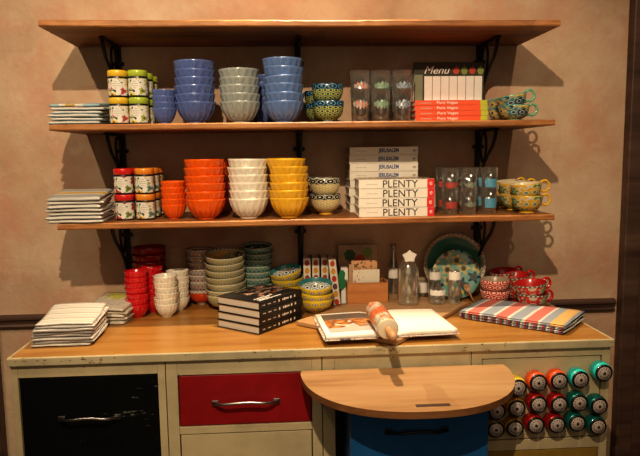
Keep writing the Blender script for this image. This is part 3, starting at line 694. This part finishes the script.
# orange books
bp_ = book('cookbook', .272, .20, .0188, 'bookorange'); text('title', 'Pure Vegan', .078, .0125, 'inkwhite', bp_, (-.015, -.0003, .0090), bold=.008)
b = BM(); box(b, .026, .0012, .0182, (.1225, -.0003, .0094)); obj('spine_end', b, 'booklime', bp_)
b = BM()
for i in range(5): box(b, .007, .0006, .003, (-.112+i*.0085, -.0002, .009))
obj('author_line', b, 'inkgrey', bp_)
ys = -.355; xm = (wx(414, ys, 1.68)+wx(490, ys, 1.68))/2
for k in range(4): place(bp_, (xm+rnd.uniform(-.002, .002)+k*-.001, ys, Z2+.0006+k*.0192), (0, 0, rnd.uniform(-.01, .01)), 'orange spined vegan cookbook with lime end, %s of four' % order(k, 4), 'book', 'orange vegan cookbooks')
# PLENTY
bp_ = book('cookbook', .280, .192, .0338, 'bookwhite'); text('title', 'PLENTY', .130, .0265, 'ink', bp_, (.014, -.0003, .0168), bold=.004)
b = BM(); box(b, .026, .0012, .0332, (.1265, -.0003, .0169)); e = obj('spine_emblem', b, 'emblemred', bp_)
text('emblem_mark', 'e', .010, .012, 'inkwhite', bp_, (.1265, -.0012, .0169))
b = BM()
for i in range(7): box(b, .0042, .0006, .0022, (-.108+i*.0058, -.0002, .0165))
obj('author_line', b, 'inkgrey', bp_)
t = NT('vegetable photo cover'); n = t.noise(t.obj(), 30, 3); M['cover_photo'] = t.done(t.ramp(n, [(.3, (.25, .03, .02)), (.42, (.60, .52, .40)), (.5, (.12, .10, .05)), (.6, (.62, .30, .12))], True), .35)
b = BM(); box(b, .27, .185, .0006, (0, .097, .0341)); obj('cover_photo', b, 'cover_photo', bp_)
ys = -.388; xm = (wx(358.5, ys, 1.36)+wx(434.5, ys, 1.36))/2
for k in range(4): place(bp_, (xm+(.001, -.001, .001, 0)[k], ys, Z3+.0006+k*.0349), (0, 0, -.03+(0, .006, -.004, .003)[k]), 'thick cream cookbook with large dark spine lettering and red square, %s of four' % order(k, 4), 'book', 'cream cookbooks with red spine squares')
bj = book('cookbook', .275, .178, .0318, 'bookwhite'); tj = text('title', 'JERUSALEM', .082, .021, 'inkblue', bj, (.018, -.0003, .0158), bold=.035)
b = BM(); lathe(b, [(.007, 0, 0), (.007, .0008, 1)], 16, cap1=True, mat4=Matrix.Translation((.122, 0, .0158)) @ Matrix.Rotation(PI/2, 4, 'X') @ Matrix.Diagonal((1, .6, 1, 1))); obj('spine_emblem', b, 'inkgrey', bj)
b = BM()
for i in range(7): box(b, .0042, .0006, .0022, (-.108+i*.0058, -.0002, .016))
obj('author_line', b, 'inkgrey', bj)
ys = -.185; xm = (wx(348.5, ys, 1.5)+wx(419, ys, 1.5))/2
for k in range(8): place(bj, (xm+(0, .002, -.003, .001, 0, .001, -.001, .001)[k]*1.0, ys, Z3+.0006+k*.0325), (0, 0, (0, .02, -.01, .01, .0, .005, -.003, .004)[k]), 'cream cookbook with blue spine lettering, %s in the rear pile of eight' % order(k, 8), 'book', 'cream cookbooks with blue lettering')
# black books on the worktop
bk = book('cookbook', .245, .200, .0275, 'bookblack')
b = BM(); r = random.Random(3); x = -.105
while x < .075:
    w = r.uniform(.003, .009); box(b, w, .0006, r.choice((.006, .009)) if x > -.02 else .003, (x+w/2, -.0002, .0138)); x += w+r.choice((.002, .003, .010, .016))
obj('spine_lettering', b, 'inkwhite', bk)
t = NT('black cover picture'); v = t.obj(); n = t.noise(t.scale(v, (1, 2.5, 1)), 22, 2); x = t.xyz(v)
c = t.ramp(n, [(.0, (.014, .013, .014)), (.50, (.42, .12, .05)), (.54, (.014, .013, .014)), (.57, (.55, .50, .42)), (.61, (.20, .10, .06)), (.66, (.10, .12, .12))], True)
M['black_photo'] = t.done(c, .3)
b = BM(); box(b, .17, .125, .0006, (.03, .120, .0278)); obj('cover_photo', b, 'black_photo', bk)
b = BM()
for j, (w, yy) in enumerate(((.10, .045), (.07, .030), (.12, .018))): box(b, w, .005, .0005, (-.05+w/2-.05, yy, .0278))
obj('cover_lettering', b, 'inkwhite', bk)
ang = math.atan2(.19, .152); dv = Vector((math.cos(ang), math.sin(ang), 0)); c0 = Vector((-.182, -.5565, 0)) + dv*.1225
for k in range(4): place(bk, (c0.x+rnd.uniform(-.002, .002), c0.y+rnd.uniform(-.002, .002), ZC+.0006+k*.0284), (0, 0, ang+rnd.uniform(-.012, .012)), 'black jacketed cookbook set cornerwise on the worktop, %s of four' % order(k, 4), 'book', 'black cookbooks on the worktop')
# white spined books with fruit prints, standing upright
t = NT('fruit print spine'); v = t.obj(); x = t.xyz(v)
q = t.math('DIVIDE', t.math('ADD', x[2], .0), .032); fz = t.math('SUBTRACT', t.math('FRACT', q), .5); cell = t.math('FLOOR', q)
d = t.math('SQRT', t.math('ADD', t.math('POWER', t.math('DIVIDE', x[0], .0095), 2), t.math('POWER', t.math('MULTIPLY', t.math('ADD', fz, t.math('MULTIPLY', t.noise(v, 120, 2), .25)), 2.5), 2)))
fc = t.ramp(t.math('FRACT', t.math('MULTIPLY', cell, .37)), [(0, (.45, .03, .02)), (.25, (.62, .30, .03)), (.5, (.10, .05, .10)), (.75, (.45, .05, .02))], True)
gr = t.math('MULTIPLY', t.gt(fz, .18), t.gt(t.noise(v, 160, 1), .42)); fc = t.mix(gr, fc, (.06, .16, .04))
M['fruitspine'] = t.done(t.mix(t.gt(d, 1.0), fc, (.72, .66, .54)), .5)
def upright(w, h, dp):
    root = empty('fruit_spined_book'); b = BM(); box(b, .0022, dp, h, (-w/2, dp/2, h/2)); box(b, .0022, dp, h, (w/2, dp/2, h/2)); obj('cover', b, 'bookblack', root)
    b = BM(); box(b, w+.001, .003, h, (0, -.0005, h/2), bev=.001); obj('spine', b, 'fruitspine', root)
    b = BM(); box(b, w-.003, dp-.006, h-.006, (0, dp/2, h/2)); obj('page_block', b, 'page', root); return root
ub = upright(.029, .192, .10)
for i, (px, rt, y) in enumerate(((307, 0, -.125), (315.7, 0, -.122), (324.7, 0, -.122))):
    place(ub, (wx(px, y, 1.08), y, ZC+.0006), (0, rt, 0), 'upright white spined book with fruit prints, %s of three behind yellow bowls' % ('leftmost', 'middle', 'rightmost')[i], 'book', 'upright fruit spined books')
place(ub, (wx(337.0, -.165, .95), -.165, ZC+.0035), (0, -.10, 0), 'leaning white spined book with fruit prints beside the wooden card box', 'book', 'upright fruit spined books')
# menu planner
yM = -.135; a = on_y(413, 118, yM); xl = wx(413.5, yM, 1.8); xr = wx(484, yM, 1.8); zt = on_y(448, 62.5, yM).z
mp = empty('menu_planner', ((xl+xr)/2, yM, Z2+.001)); mp.rotation_euler = (.0, 0, 0); Wm = xr-xl; Hm = zt-Z2
tag(mp, 'olive menu planner board with fruit and white strips behind the orange books', 'menu board')
M['olive'] = plain('olive board', (.040, .038, .020), .6, var=.2, sc=8); M['paleolive'] = plain('pale green strip', (.22, .24, .15), .6)
b = BM(); box(b, Wm, .008, Hm, (0, .004, Hm/2), bev=.001); obj('board', b, 'olive', mp)
b = BM(); box(b, Wm*.125, .002, Hm*.80, (-Wm*.436, -.001, Hm*.40)); obj('side_strip', b, 'paleolive', mp)
for i in range(7):
    b = BM(); w = Wm*.118; box(b, w*.93, .003, Hm*.78, (-Wm*.295+i*w, -.0015, Hm*.385)); obj('paper_strip', b, 'paper', mp)
text('title', 'Menu', Wm*.36, Hm*.12, 'inkwhite', mp, (-Wm*.17, -.001, Hm*.875), shear=.35)
M['f_red'] = plain('red fruit', (.50, .06, .03), .5); M['f_green'] = plain('green fruit', (.22, .28, .06), .5); M['leafm'] = plain('leaf green', (.05, .12, .03), .5)
for i, (m_, nm) in enumerate((('f_red', 'painted_apple'), ('f_green', 'painted_pear'), ('f_red', 'painted_apple'), ('f_green', 'painted_pear'))):
    b = BM(); pts = [(.013*math.cos(a_)*(1-.25*max(0, math.sin(a_))*(i % 2)), .014*math.sin(a_)*(1+.15*(i % 2))) for a_ in [2*PI*k/20 for k in range(20)]]
    M4 = Matrix.Rotation(PI/2, 4, 'X'); prism(b, pts, 0, .0012, M4=M4); box(b, .002, .001, .008, (.001, -.0006, .017)); o = obj(nm, b, m_, mp, loc=(Wm*(.10+i*.115), 0, Hm*.865))

# ------------------------------------------------------------------ folded cloths
def folded(w, d, t_, seed, layers=3, wob=.0015, nx=18, ny=10, wedge=0.0, base=0.0, bow=0.0):
    """a cloth folded on itself: layers stacked and joined by a round fold at the front"""
    r = random.Random(seed); b = BM(); lt = t_/layers; ph = r.uniform(0, 6)
    def z_bow(x): return bow*abs(x/w*2)**2.5
    def z_off(x, y): return wob*(math.sin(x*30+ph)+math.sin(y*23+ph*2)+.6*math.sin((x+y)*55+ph*3))*.5
    for k in range(layers):
        zc = lt*(k+.5); ins = r.uniform(0, .005); dw = r.uniform(-.003, .003)
        prof_ = []
        h = lt*.46; yf = -d/2+ins; yb = d/2-r.uniform(0, .006)
        outline = [(yf+h*.5, -h*.92), (yf-h*.3, -h*.6), (yf-h*.75, 0), (yf-h*.3, h*.6), (yf+h*.5, h*.92)]
        ylist = [yf+(yb-yf)*j/ny for j in range(1, ny)]
        sec = outline + [(y, h) for y in ylist] + [(yb, h*.6), (yb, -h*.6)] + [(y, -h) for y in reversed(ylist)]
        rows_ = []
        for i in range(nx+1):
            x = -w/2-dw+(w+2*dw)*i/nx; ee = 1.0 if 0 < i < nx else .55
            rows_.append([b.verts.new((x+.0025*math.sin(y*31+ph), y+.0018*math.sin(x*40+k+ph), (zc+zz*ee+base)*(1+wedge*(y+d/2)/d)-base+z_off(x, y)*.6+z_bow(x))) for y, zz in sec])
        m = len(sec)
        for A, B in zip(rows_, rows_[1:]):
            for q in range(m):
                f = b.faces.new((A[q], A[(q+1) % m], B[(q+1) % m], B[q])); f.smooth = True
        b.faces.new(rows_[0]); b.faces.new(rows_[-1][::-1])
    return b
def napkins(x, y, z, w, d, t_, n, mat, rz, fmt, group, topmat=None, shift=(0, 0), layers=1, name='folded_napkin', cat='napkin', wedge=.28):
    for k in range(n):
        m = topmat if (topmat and k == n-1) else mat
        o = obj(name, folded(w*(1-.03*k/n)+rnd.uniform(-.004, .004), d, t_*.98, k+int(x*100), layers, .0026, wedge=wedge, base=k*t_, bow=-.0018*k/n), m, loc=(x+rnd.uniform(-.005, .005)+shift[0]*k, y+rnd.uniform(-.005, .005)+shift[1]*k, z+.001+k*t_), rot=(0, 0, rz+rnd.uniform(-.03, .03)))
        tag(o, fmt % order(k, n), cat, group)
y = -.29; xl, xr = wx(58, y, 1.68), wx(109, y, 1.68)
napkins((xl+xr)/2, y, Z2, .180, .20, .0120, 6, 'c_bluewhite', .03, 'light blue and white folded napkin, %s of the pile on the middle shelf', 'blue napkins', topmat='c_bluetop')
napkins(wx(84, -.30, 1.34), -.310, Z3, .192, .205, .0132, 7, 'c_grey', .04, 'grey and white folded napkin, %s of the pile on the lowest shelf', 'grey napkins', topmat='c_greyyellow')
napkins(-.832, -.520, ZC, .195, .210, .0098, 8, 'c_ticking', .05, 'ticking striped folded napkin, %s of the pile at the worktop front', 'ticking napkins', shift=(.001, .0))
napkins(-.752, -.255, ZC, .165, .22, .0125, 5, 'c_print', -.12, 'cream printed tea towel, %s of the pile behind the striped napkins', 'printed tea towels', name='folded_tea_towel', cat='tea towel')
for k in range(3):
    o = obj('folded_striped_towel', folded(.385-.004*k, .245, .0105, 40+k, 2, .003), 'c_red' if k == 2 else 'c_redside', loc=(.783, -.455, ZC+.002+k*.0115), rot=(0, 0, -.74+.02*k))
    tag(o, ('red checked folded towel at the bottom beneath the wide striped one', 'dark checked folded towel between the other two towels', 'red, grey and yellow wide striped towel folded on the worktop corner')[k], 'towel')

# ------------------------------------------------------------------ big cutting board under jars and open book
bm = BM(); vs = prism(bm, [(-.055, -.450), (.262, -.735), (.645, -.245), (.335, -.015)], 0, .017); cx_, cy_ = 0, 0
bmesh.ops.bevel(bm, geom=list(bm.edges), offset=.004, segments=2, affect='EDGES', profile=.5)
o = obj('cutting_board', bm, 'cutting', loc=(0, 0, ZC+.0014)); tag(o, 'large wooden cutting board set cornerwise under the open book and jars', 'cutting board')
ZB = ZC + .0186

# open book
t = NT('printed jacket'); M['openjacket'] = t.done(t.ramp(t.noise(t.scale(t.obj(), (1, 1, .3)), 60, 2), [(.0, (.06, .05, .05)), (.44, (.60, .54, .46)), (.56, (.45, .22, .16)), (.60, (.65, .60, .52))], True), .4)
ob = empty('open_book', (.246, -.560, ZB+.0005), .075); tag(ob, 'open cookbook showing a bread photo on its left page', 'book')
def page_half(s, w, d, h):
    b = BM(); n = 14; up, lo = [], []
    for i in range(n+1):
        u = i/n; x = s*(.002+u*w); z = .004+h*(math.sin(min(1, u*3.2)*PI/2)*(1-.30*u)) if u > 0 else .006
        up.append([b.verts.new((x, -d/2, z)), b.verts.new((x, d/2, z))]); lo.append([b.verts.new((x+s*.000, -d/2, .0035)), b.verts.new((x, d/2, .0035))])
    for i in range(n):
        for q in ((up[i][0], up[i+1][0], up[i+1][1], up[i][1]), (lo[i][0], lo[i+1][0], lo[i+1][1], lo[i][1]), (up[i][0], up[i+1][0], lo[i+1][0], lo[i][0]), (up[i][1], up[i+1][1], lo[i+1][1], lo[i][1])):
            f = b.faces.new(q); f.smooth = True
    b.faces.new((up[n][0], up[n][1], lo[n][1], lo[n][0])); b.faces.new((up[0][0], up[0][1], lo[0][1], lo[0][0])); return b
b = BM(); box(b, .455, .285, .0035, (0, 0, .00175), bev=.001); obj('cover', b, 'openjacket', ob)
obj('left_pages', page_half(-1, .218, .275, .018), 'paper', ob); obj('right_pages', page_half(1, .218, .275, .020), 'paper', ob)
t = NT('bread photo'); v = t.obj(); x = t.xyz(v); vo = t.n('ShaderNodeTexVoronoi'); t.put(vo.inputs['Vector'], t.scale(v, (1, 1.6, 0))); vo.inputs['Scale'].default_value = 26
bread = t.ramp(vo.outputs['Distance'], [(0, (.66, .40, .14)), (.35, (.50, .20, .05)), (.6, (.20, .05, .02)), (.8, (.75, .62, .45))])
band = t.math('MULTIPLY', t.gt(x[1], -.055), t.math('LESS_THAN', x[1], .045))
c = t.mix(t.math('MULTIPLY', band, t.gt(t.noise(v, 12, 2), .36)), t.ramp(x[1], [(.0, (.52, .48, .42)), (.06, (.10, .075, .06))]), bread); M['breadphoto'] = t.done(c, .35)
b = BM(); n = 10; A = []
for i in range(n+1):
    u = .12+.80*i/n; xx = -(.002+u*.218); z = .0048+.018*(math.sin(min(1, u*3.2)*PI/2)*(1-.30*u)); A.append([b.verts.new((xx, -.105, z)), b.verts.new((xx, .12, z))])
for i in range(n): b.faces.new((A[i][0], A[i+1][0], A[i+1][1], A[i][1])).smooth = True
obj('bread_photo', b, 'breadphoto', ob)

# rolling pin
zp = ZB+.018+.036; a = on_z(388, 329, zp); c = on_z(370.5, 304, zp-.002); a = Vector(a); c = Vector(c)
ax = (a-c); Lp = min(ax.length, .235); ax.normalize(); c = a-ax*Lp
rp = empty('rolling_pin', a); tag(rp, 'ceramic rolling pin with orange flowered body and wooden handle on the open book', 'rolling pin')
q = (-ax).to_track_quat('Z', 'Y'); rp.rotation_mode = 'QUATERNION'; rp.rotation_quaternion = q
t = NT('pin flower print'); uv = t.uv(); x = t.xyz(uv); c_ = t.flowers(t.scale(uv, (2.2, 2.0, 0)), 3.2, (.62, .55, .44), [(.62, .15, .05), (.45, .42, .36), (.60, .22, .08), (.35, .40, .36)], (.60, .30, .12), 6, .42, None, (.30, .28, .25))
mid = t.math('MULTIPLY', t.gt(x[1], .36), t.math('LESS_THAN', x[1], .66)); c_ = t.mix(t.math('MULTIPLY', mid, t.gt(t.noise(t.scale(uv, (4, 2, 0)), 9, 2), .40)), c_, (.62, .13, .04)); M['pin'] = t.done(c_, .3, 0, .2)
b = BM(); Rp = .0345; lathe(b, [(Rp*.985, .002, 0), (Rp, .005, .02), (Rp, Lp-.005, .98), (Rp*.95, Lp, 1)], 48, cap0=False, cap1=True); obj('pin_body', b, 'pin', rp)
b = BM(); lathe(b, [(.010, -.0008, 0), (Rp*.90, -.0008, .5), (Rp*.985, .002, .8), (Rp*.7, .006, 1)], 48); obj('end_cap', b, 'cream2', rp)
for nm, z0, s in (('handle', 0, -1), ('handle', Lp, 1)):
    b = BM(); P = [(.0095, -.004, 0), (.0105, .004, .1), (.0125, .025, .3), (.0145, .055, .5), (.0135, .080, .8), (.0095, .092, .95), (.003, .095, 1)]
    lathe(b, [(r_, z0+s*zz, v_) for r_, zz, v_ in P], 24, cap1=True); obj(nm, b, 'handlewood', rp)

# wooden card box
yb = -.222; xl, xr = wx(347.5, yb, .97), wx(388, yb, .97); cxb = (xl+xr)/2; Wb = xr-xl; zt = on_y(367, 283, yb).z; Hb = zt-ZB
wb = empty('card_box', (cxb, yb, ZB+.0004)); tag(wb, 'open topped orange brown wooden box filled with recipe cards', 'box')
b = BM(); th = .008; db = .10
box(b, Wb, th, Hb, (0, th/2, Hb/2), bev=.001); box(b, Wb, th, Hb, (0, db-th/2, Hb/2), bev=.001); box(b, th, db-2*th, Hb, (-Wb/2+th/2, db/2, Hb/2), bev=.001); box(b, th, db-2*th, Hb, (Wb/2-th/2, db/2, Hb/2), bev=.001); box(b, Wb-2*th, db-2*th, th, (0, db/2, th/2))
obj('box_body', b, 'boxwood', wb)
t = NT('white recipe card'); v = t.obj(); x = t.xyz(v); m = t.math('MULTIPLY', t.math('LESS_THAN', x[0], -.012), t.gt(t.noise(t.scale(v, (2, 1, 2)), 60, 2), .60)); M['card_white'] = t.done(t.mix(m, (.76, .70, .56), (.55, .12, .06)), .7)
t = NT('olive branch card'); v = t.obj(); x = t.xyz(v); m = t.math('MULTIPLY', t.gt(x[2], .02), t.gt(t.noise(t.scale(v, (1, 1, 1.5)), 45, 2), .56)); M['card_peach'] = t.done(t.mix(m, (.66, .36, .18), (.13, .12, .05)), .7)
def card(pxl, pxr, ptop, y, mat, lab, lean=.0, w2=None):
    xl, xr = wx(pxl, y, 1.05), wx(pxr, y, 1.05); z1_ = on_y((pxl+pxr)/2, ptop, y).z; z0 = ZB+th+.0015; h = z1_-z0
    b = BM(); box(b, xr-xl, .0016, h, (0, 0, 0)); o = obj('recipe_card', b, mat, loc=((xl+xr)/2, y, z0+h/2), rot=(0, lean*0, 0)); tag(o, lab, 'card', 'recipe cards in the wooden box')
card(353, 379.5, 269.5, yb+.022, 'card_white', 'white recipe card with red print at the front of the wooden box')
card(351.5, 377, 260.5, yb+.045, 'card_peach', 'peach recipe card with an olive branch behind the white card')
card(348.9, 372, 264.0, yb+.062, 'tan', 'plain tan recipe card behind the peach card in the box')
# vegetable picture panel behind
yv = -.045; xl, xr = wx(338, yv, 1.1), wx(377.5, yv, 1.1); zt = on_y(357, 244.5, yv).z
vp = empty('picture_panel', ((xl+xr)/2, yv, ZC+.0006)); tag(vp, 'brown panel painted with vegetables leaning at the wall behind the card box', 'picture')
M['vegbrown'] = plain('brown panel', (.46, .30, .19), .6, var=.15)
b = BM(); box(b, xr-xl, .010, zt-ZC, (0, 0, (zt-ZC)/2), bev=.002); obj('panel', b, 'vegbrown', vp)
hz = zt-ZC
for nm, m_, dx, dz_, rr in (('painted_artichoke', 'leafm', -.035, -.045, .024), ('painted_cabbage', 'f_green', .040, -.035, .022), ('painted_pepper', 'f_red', .008, -.065, .022)):
    b = BM(); r = random.Random(nm); pts = [(rr*(1+.08*math.sin(7*a_)+r.uniform(-.06, .06))*math.cos(a_), rr*(1+.08*math.sin(7*a_))*math.sin(a_)) for a_ in [2*PI*k/26 for k in range(26)]]
    prism(b, pts, 0, .0015, M4=Matrix.Translation((dx, -.005, hz+dz_)) @ Matrix.Rotation(PI/2, 4, 'X')); obj(nm, b, m_, vp)
# white pack and green cloth between book and box
b = BM(); box(b, .030, .09, .150, (0, 0, .075), bev=.003); o = obj('paper_pack', b, 'paper', loc=(wx(344.5, -.135, 1.0), -.10, ZC+.0006)); tag(o, 'narrow white paper pack between the leaning book and the card box', 'packet')
b = BM(); pts = [(0, 0), (.014, .012), (.020, .034), (.012, .05), (.016, .072), (.006, .085), (-.008, .078), (-.012, .05), (-.006, .03), (-.010, .01)]
prism(b, pts, 0, .006, M4=Matrix.Rotation(PI/2, 4, 'X')); o = obj('green_ribbon', b, 'leafg', loc=(0, 0, 0)) if False else None
b.free() if o is None else None
M['greencloth'] = plain('green felt', (.02, .20, .07), .8)
b = BM(); prism(b, pts, 0, .005, M4=Matrix.Rotation(PI/2, 4, 'X')); o = obj('felt_tag', b, 'greencloth', loc=(wx(341.5, -.15, 1.02), -.146, ZC+.060)); tag(o, 'small green felt leaf tag beside the wooden card box', 'tag')

# ------------------------------------------------------------------ bottles and jars
def vessel(name, prof_, loc, label, cat, lab=None, labz=None, labr=None):
    root = empty(name, loc); tag(root, label, cat)
    b = BM(); inner = [(max(r_-.0022, .001), z_, 1) for r_, z_ in reversed(prof_[1:])]; inner.append((.001, .006, 1))
    inner = [(r_, max(z_, .006), v_) for r_, z_, v_ in inner]
    lathe(b, [(r_, z_, 0) for r_, z_ in prof_] + inner, 44); obj('glass_body', b, 'glass', root)
    return root
def star_tag(parent, r_, z_, s, y):
    b = BM(); pts = []
    for k in range(10):
        a_ = PI/2+2*PI*k/10; q_ = s*(1.0 if k % 2 == 0 else .74); pts.append((q_*math.cos(a_), q_*.85*math.sin(a_)))
    prism(b, pts, 0, .0012, M4=Matrix.Translation((.001, -y, z_)) @ Matrix.Rotation(PI/2, 4, 'X')); return obj('star_tag', b, 'paper', parent)
def paper_band(parent, r_, z0, z1, a0=-2.7, a1=-.6):
    b = BM(); N = 16; A = [b.verts.new((r_*math.cos(a0+(a1-a0)*i/N), r_*math.sin(a0+(a1-a0)*i/N), z0+.0015*math.sin(i*2))) for i in range(N+1)]
    B = [b.verts.new((r_*math.cos(a0+(a1-a0)*i/N), r_*math.sin(a0+(a1-a0)*i/N), z1+.002*math.sin(i*1.4))) for i in range(N+1)]
    for i in range(N): b.faces.new((A[i], A[i+1], B[i+1], B[i])).smooth = True
    return obj('paper_label', b, 'paper', parent)
yv_ = -.245; x = wx(408, yv_, 1.0); H = on_y(408, 252, yv_).z-ZB
v_ = vessel('glass_bottle', [(.036, 0), (.041, .004), (.042, .02), (.042, H*.60), (.039, H*.70), (.030, H*.80), (.018, H*.87), (.0155, H*.93), (.0155, H*.97), (.0175, H)], (x, yv_, ZB+.0004), 'large clear glass bottle with a white star tag at its neck', 'bottle')
star_tag(v_, .02, H*.93, .030, .023)
yv_ = -.055; x = wx(393.5, yv_, 1.05); H = on_y(393, 244, yv_).z-ZC
v_ = vessel('glass_bottle', [(.020, 0), (.024, .004), (.0245, .02), (.0245, H*.55), (.019, H*.66), (.014, H*.76), (.0125, H*.92), (.0145, H)], (x, yv_, ZC+.0006), 'slim tall glass bottle with a white label behind the large bottle', 'bottle')
paper_band(v_, .0255, H*.40, H*.58) if False else paper_band(v_, .0262, H*.38, H*.56)
def jar(px, y, zb, R, ptop, label, lab=(.6, .85), pot=False):
    x = wx(px, y, zb+.05); H = on_y(px, ptop, y).z-zb
    v_ = vessel('glass_jar', [(R*.82, 0), (R*.97, .003), (R, .012), (R, H*.66), (R*.94, H*.74), (R*.80, H*.80), (R*.80, H*.93), (R*.88, H)], (x, y, zb+.0005), label, 'jar')
    paper_band(v_, R+.0012, H*lab[0], H*lab[1]); return v_
jar(437, -.250, ZB, .0335, 288.5, 'squat glass jar with a white paper label in front of the plates', (.62, .98))
jar(434.5, -.165+.0, ZB-.0172 if False else ZC, .0255, 269.5, 'tall glass jar with white label behind the squat jar', (.72, .95))
jar(454, -.205, ZC+.0, .0255, 270.5, 'narrow glass jar with white label in front of the teal plate', (.72, .98)) if False else None
jar(454, -.262, ZB, .0245, 270.5, 'narrow glass jar with white label in front of the teal plate', (.74, .98))
jar(423, -.105, ZC, .0185, 280.5, 'small shaded glass jar with white label right of the large bottle', (.40, .92))

# plates leaning at the wall
def plate(name, R, dep, mat, loc, tilt, label, cat, rimmat=None):
    root = empty(name, loc); tag(root, label, cat); root.rotation_euler = (tilt, 0, 0)
    b = BM(); lathe(b, [(R*.45, 0, .0), (R*.62, .003, .1), (R*.86, dep*.55, .3), (R, dep, .5), (R*.99, dep+.003, .52), (R*.86, dep*.60+.004, .6), (R*.64, .007, .8), (.001, .006, 1)], 72); obj('plate_body', b, mat, root)
    if rimmat:
        b = BM(); lathe(b, [(R*1.002, dep-.0005, 0), (R*1.003, dep+.004, .3), (R*.985, dep+.0045, .6), (R*.90, dep*.72+.0066, .8), (R*.865, dep*.60+.0062, 1)], 72, cap0=False); obj('rim_band', b, rimmat, root)
    return root
t = NT('dark green glaze'); v = t.obj(); x = t.xyz(v); M['dgreen'] = t.done(t.ramp(t.noise(v, 8, 2), [(.35, (.05, .17, .12)), (.65, (.09, .25, .19))]), .2, 0, .4)
M['rimpat'] = patt('speckled rim glaze', lambda t, uv, v: t.rings(uv, 40, 2.2, [(0, (.28, .15, .09)), (.25, (.56, .48, .36)), (.42, (.20, .22, .15))]))
t = NT('teal floral plate'); v = t.obj(); c = t.flowers(v, 19, (.20, .44, .37), [(.68, .52, .14), (.62, .52, .26), (.03, .08, .14), (.66, .54, .20)], (.10, .08, .06), 5, .38, (.12, .14, .10), (.30, .48, .40)); M['p_plate'] = t.done(c, .22, 0, .4)
Rg = .1345; zc = on_y(454.5, 270, -.06).z
TL = PI/2-.20
plate('serving_bowl', Rg, .035, 'dgreen', (wx(454.5, -.075, zc), -.042, ZC+Rg*math.cos(.20)+.004), TL, 'large dark green bowl with speckled rim leaning against the wall', 'bowl', 'rimpat')
Rt = .104
plate('dinner_plate', Rt, .010, 'p_plate', (wx(457, -.12, 1.04), -.098, ZC+Rt*math.cos(.22)+.003), PI/2-.22, 'teal dinner plate with yellow flowers propped in front of the green bowl', 'plate')
# two wooden spoons leaning on the plate
def spoon(loc, rx, ry, label):
    root = empty('wooden_spoon', loc); root.rotation_euler = (rx, ry, 0); tag(root, label, 'spoon')
    b = BM(); tube(b, [(0, 0, .002), (0, 0, .03), (0, 0, .056)], .0035, 8); obj('spoon_handle', b, 'handlewood', root)
    b = BM(); lathe(b, [(.001, -.004, 0), (.010, -.002, .3), (.0135, .003, .6), (.0125, .003, .7), (.009, .0, .9), (.001, -.002, 1)], 24, cap0=False, mat4=Matrix.Translation((0, 0, .066)) @ Matrix.Diagonal((1, 1, 1.25, 1)) @ Matrix.Rotation(PI/2, 4, 'X')); obj('spoon_bowl', b, 'handlewood', root)
spoon((wx(472, -.150, .95), -.180, ZC+.001), -.25, -.42, 'small wooden spoon leaning left before the teal plate')
spoon((wx(444, -.165, .95)+.012, -.195, ZB+.001), -.15, .12, 'small wooden spoon standing between the glass jars')

# ------------------------------------------------------------------ lights
def spot(name, loc, target, power, size=75, blend=.5, r=.03, c=(1, .74, .47)):
    l = bpy.data.lights.new(name, 'SPOT'); l.energy = power; l.spot_size = math.radians(size); l.spot_blend = blend; l.shadow_soft_size = r; l.color = c
    o = bpy.data.objects.new(name, l); col.objects.link(o); o.location = loc; o.rotation_euler = (Vector(target)-Vector(loc)).to_track_quat('-Z', 'Y').to_euler(); return o
ZL = 2.99
LC = (1, .79, .55)
spot('track_lamp', (-.28, -2.80, ZL), (-.05, -.2, 1.45), 205, 66, .7, .025, LC)
spot('track_lamp', (-1.33, -1.60, ZL), (-.80, -.1, 1.5), 58, 80, .8, .025, LC)
spot('track_lamp', (1.05, -1.60, ZL), (.90, -.1, 1.4), 30, 80, .8, .025, LC)
spot('track_lamp', (.05, -.465, ZL), (.03, -.78, .9), 185, 66, .6, .03, (1, .77, .50))
l = bpy.data.lights.new('room_fill', 'AREA'); l.energy = 13; l.size = 2.5; l.color = (1, .78, .56); o = bpy.data.objects.new('room_fill', l); col.objects.link(o); o.location = (.2, -3.4, 2.2); o.rotation_euler = (Vector((0, 0, 1.3))-Vector(o.location)).to_track_quat('-Z', 'Y').to_euler()  # unseen fill light, added in front to lift the items at the back
w = bpy.data.worlds.new('room'); scene.world = w; w.use_nodes = True; w.node_tree.nodes['Background'].inputs[0].default_value = (.40, .27, .18, 1); w.node_tree.nodes['Background'].inputs[1].default_value = .05

# ------------------------------------------------------------------ camera
cd = bpy.data.cameras.new('camera'); cam = bpy.data.objects.new('camera', cd); col.objects.link(cam)
cd.sensor_width = 36; cd.lens = 36*FPX/640; cd.clip_start = .05
Mx = Matrix((R_, U_, -F_)).transposed().to_4x4(); Mx.translation = O_; cam.matrix_world = Mx
scene.camera = cam
scene.view_settings.view_transform = 'Standard'; scene.view_settings.look = 'Medium High Contrast'; scene.view_settings.exposure = .10; scene.view_settings.gamma = 1
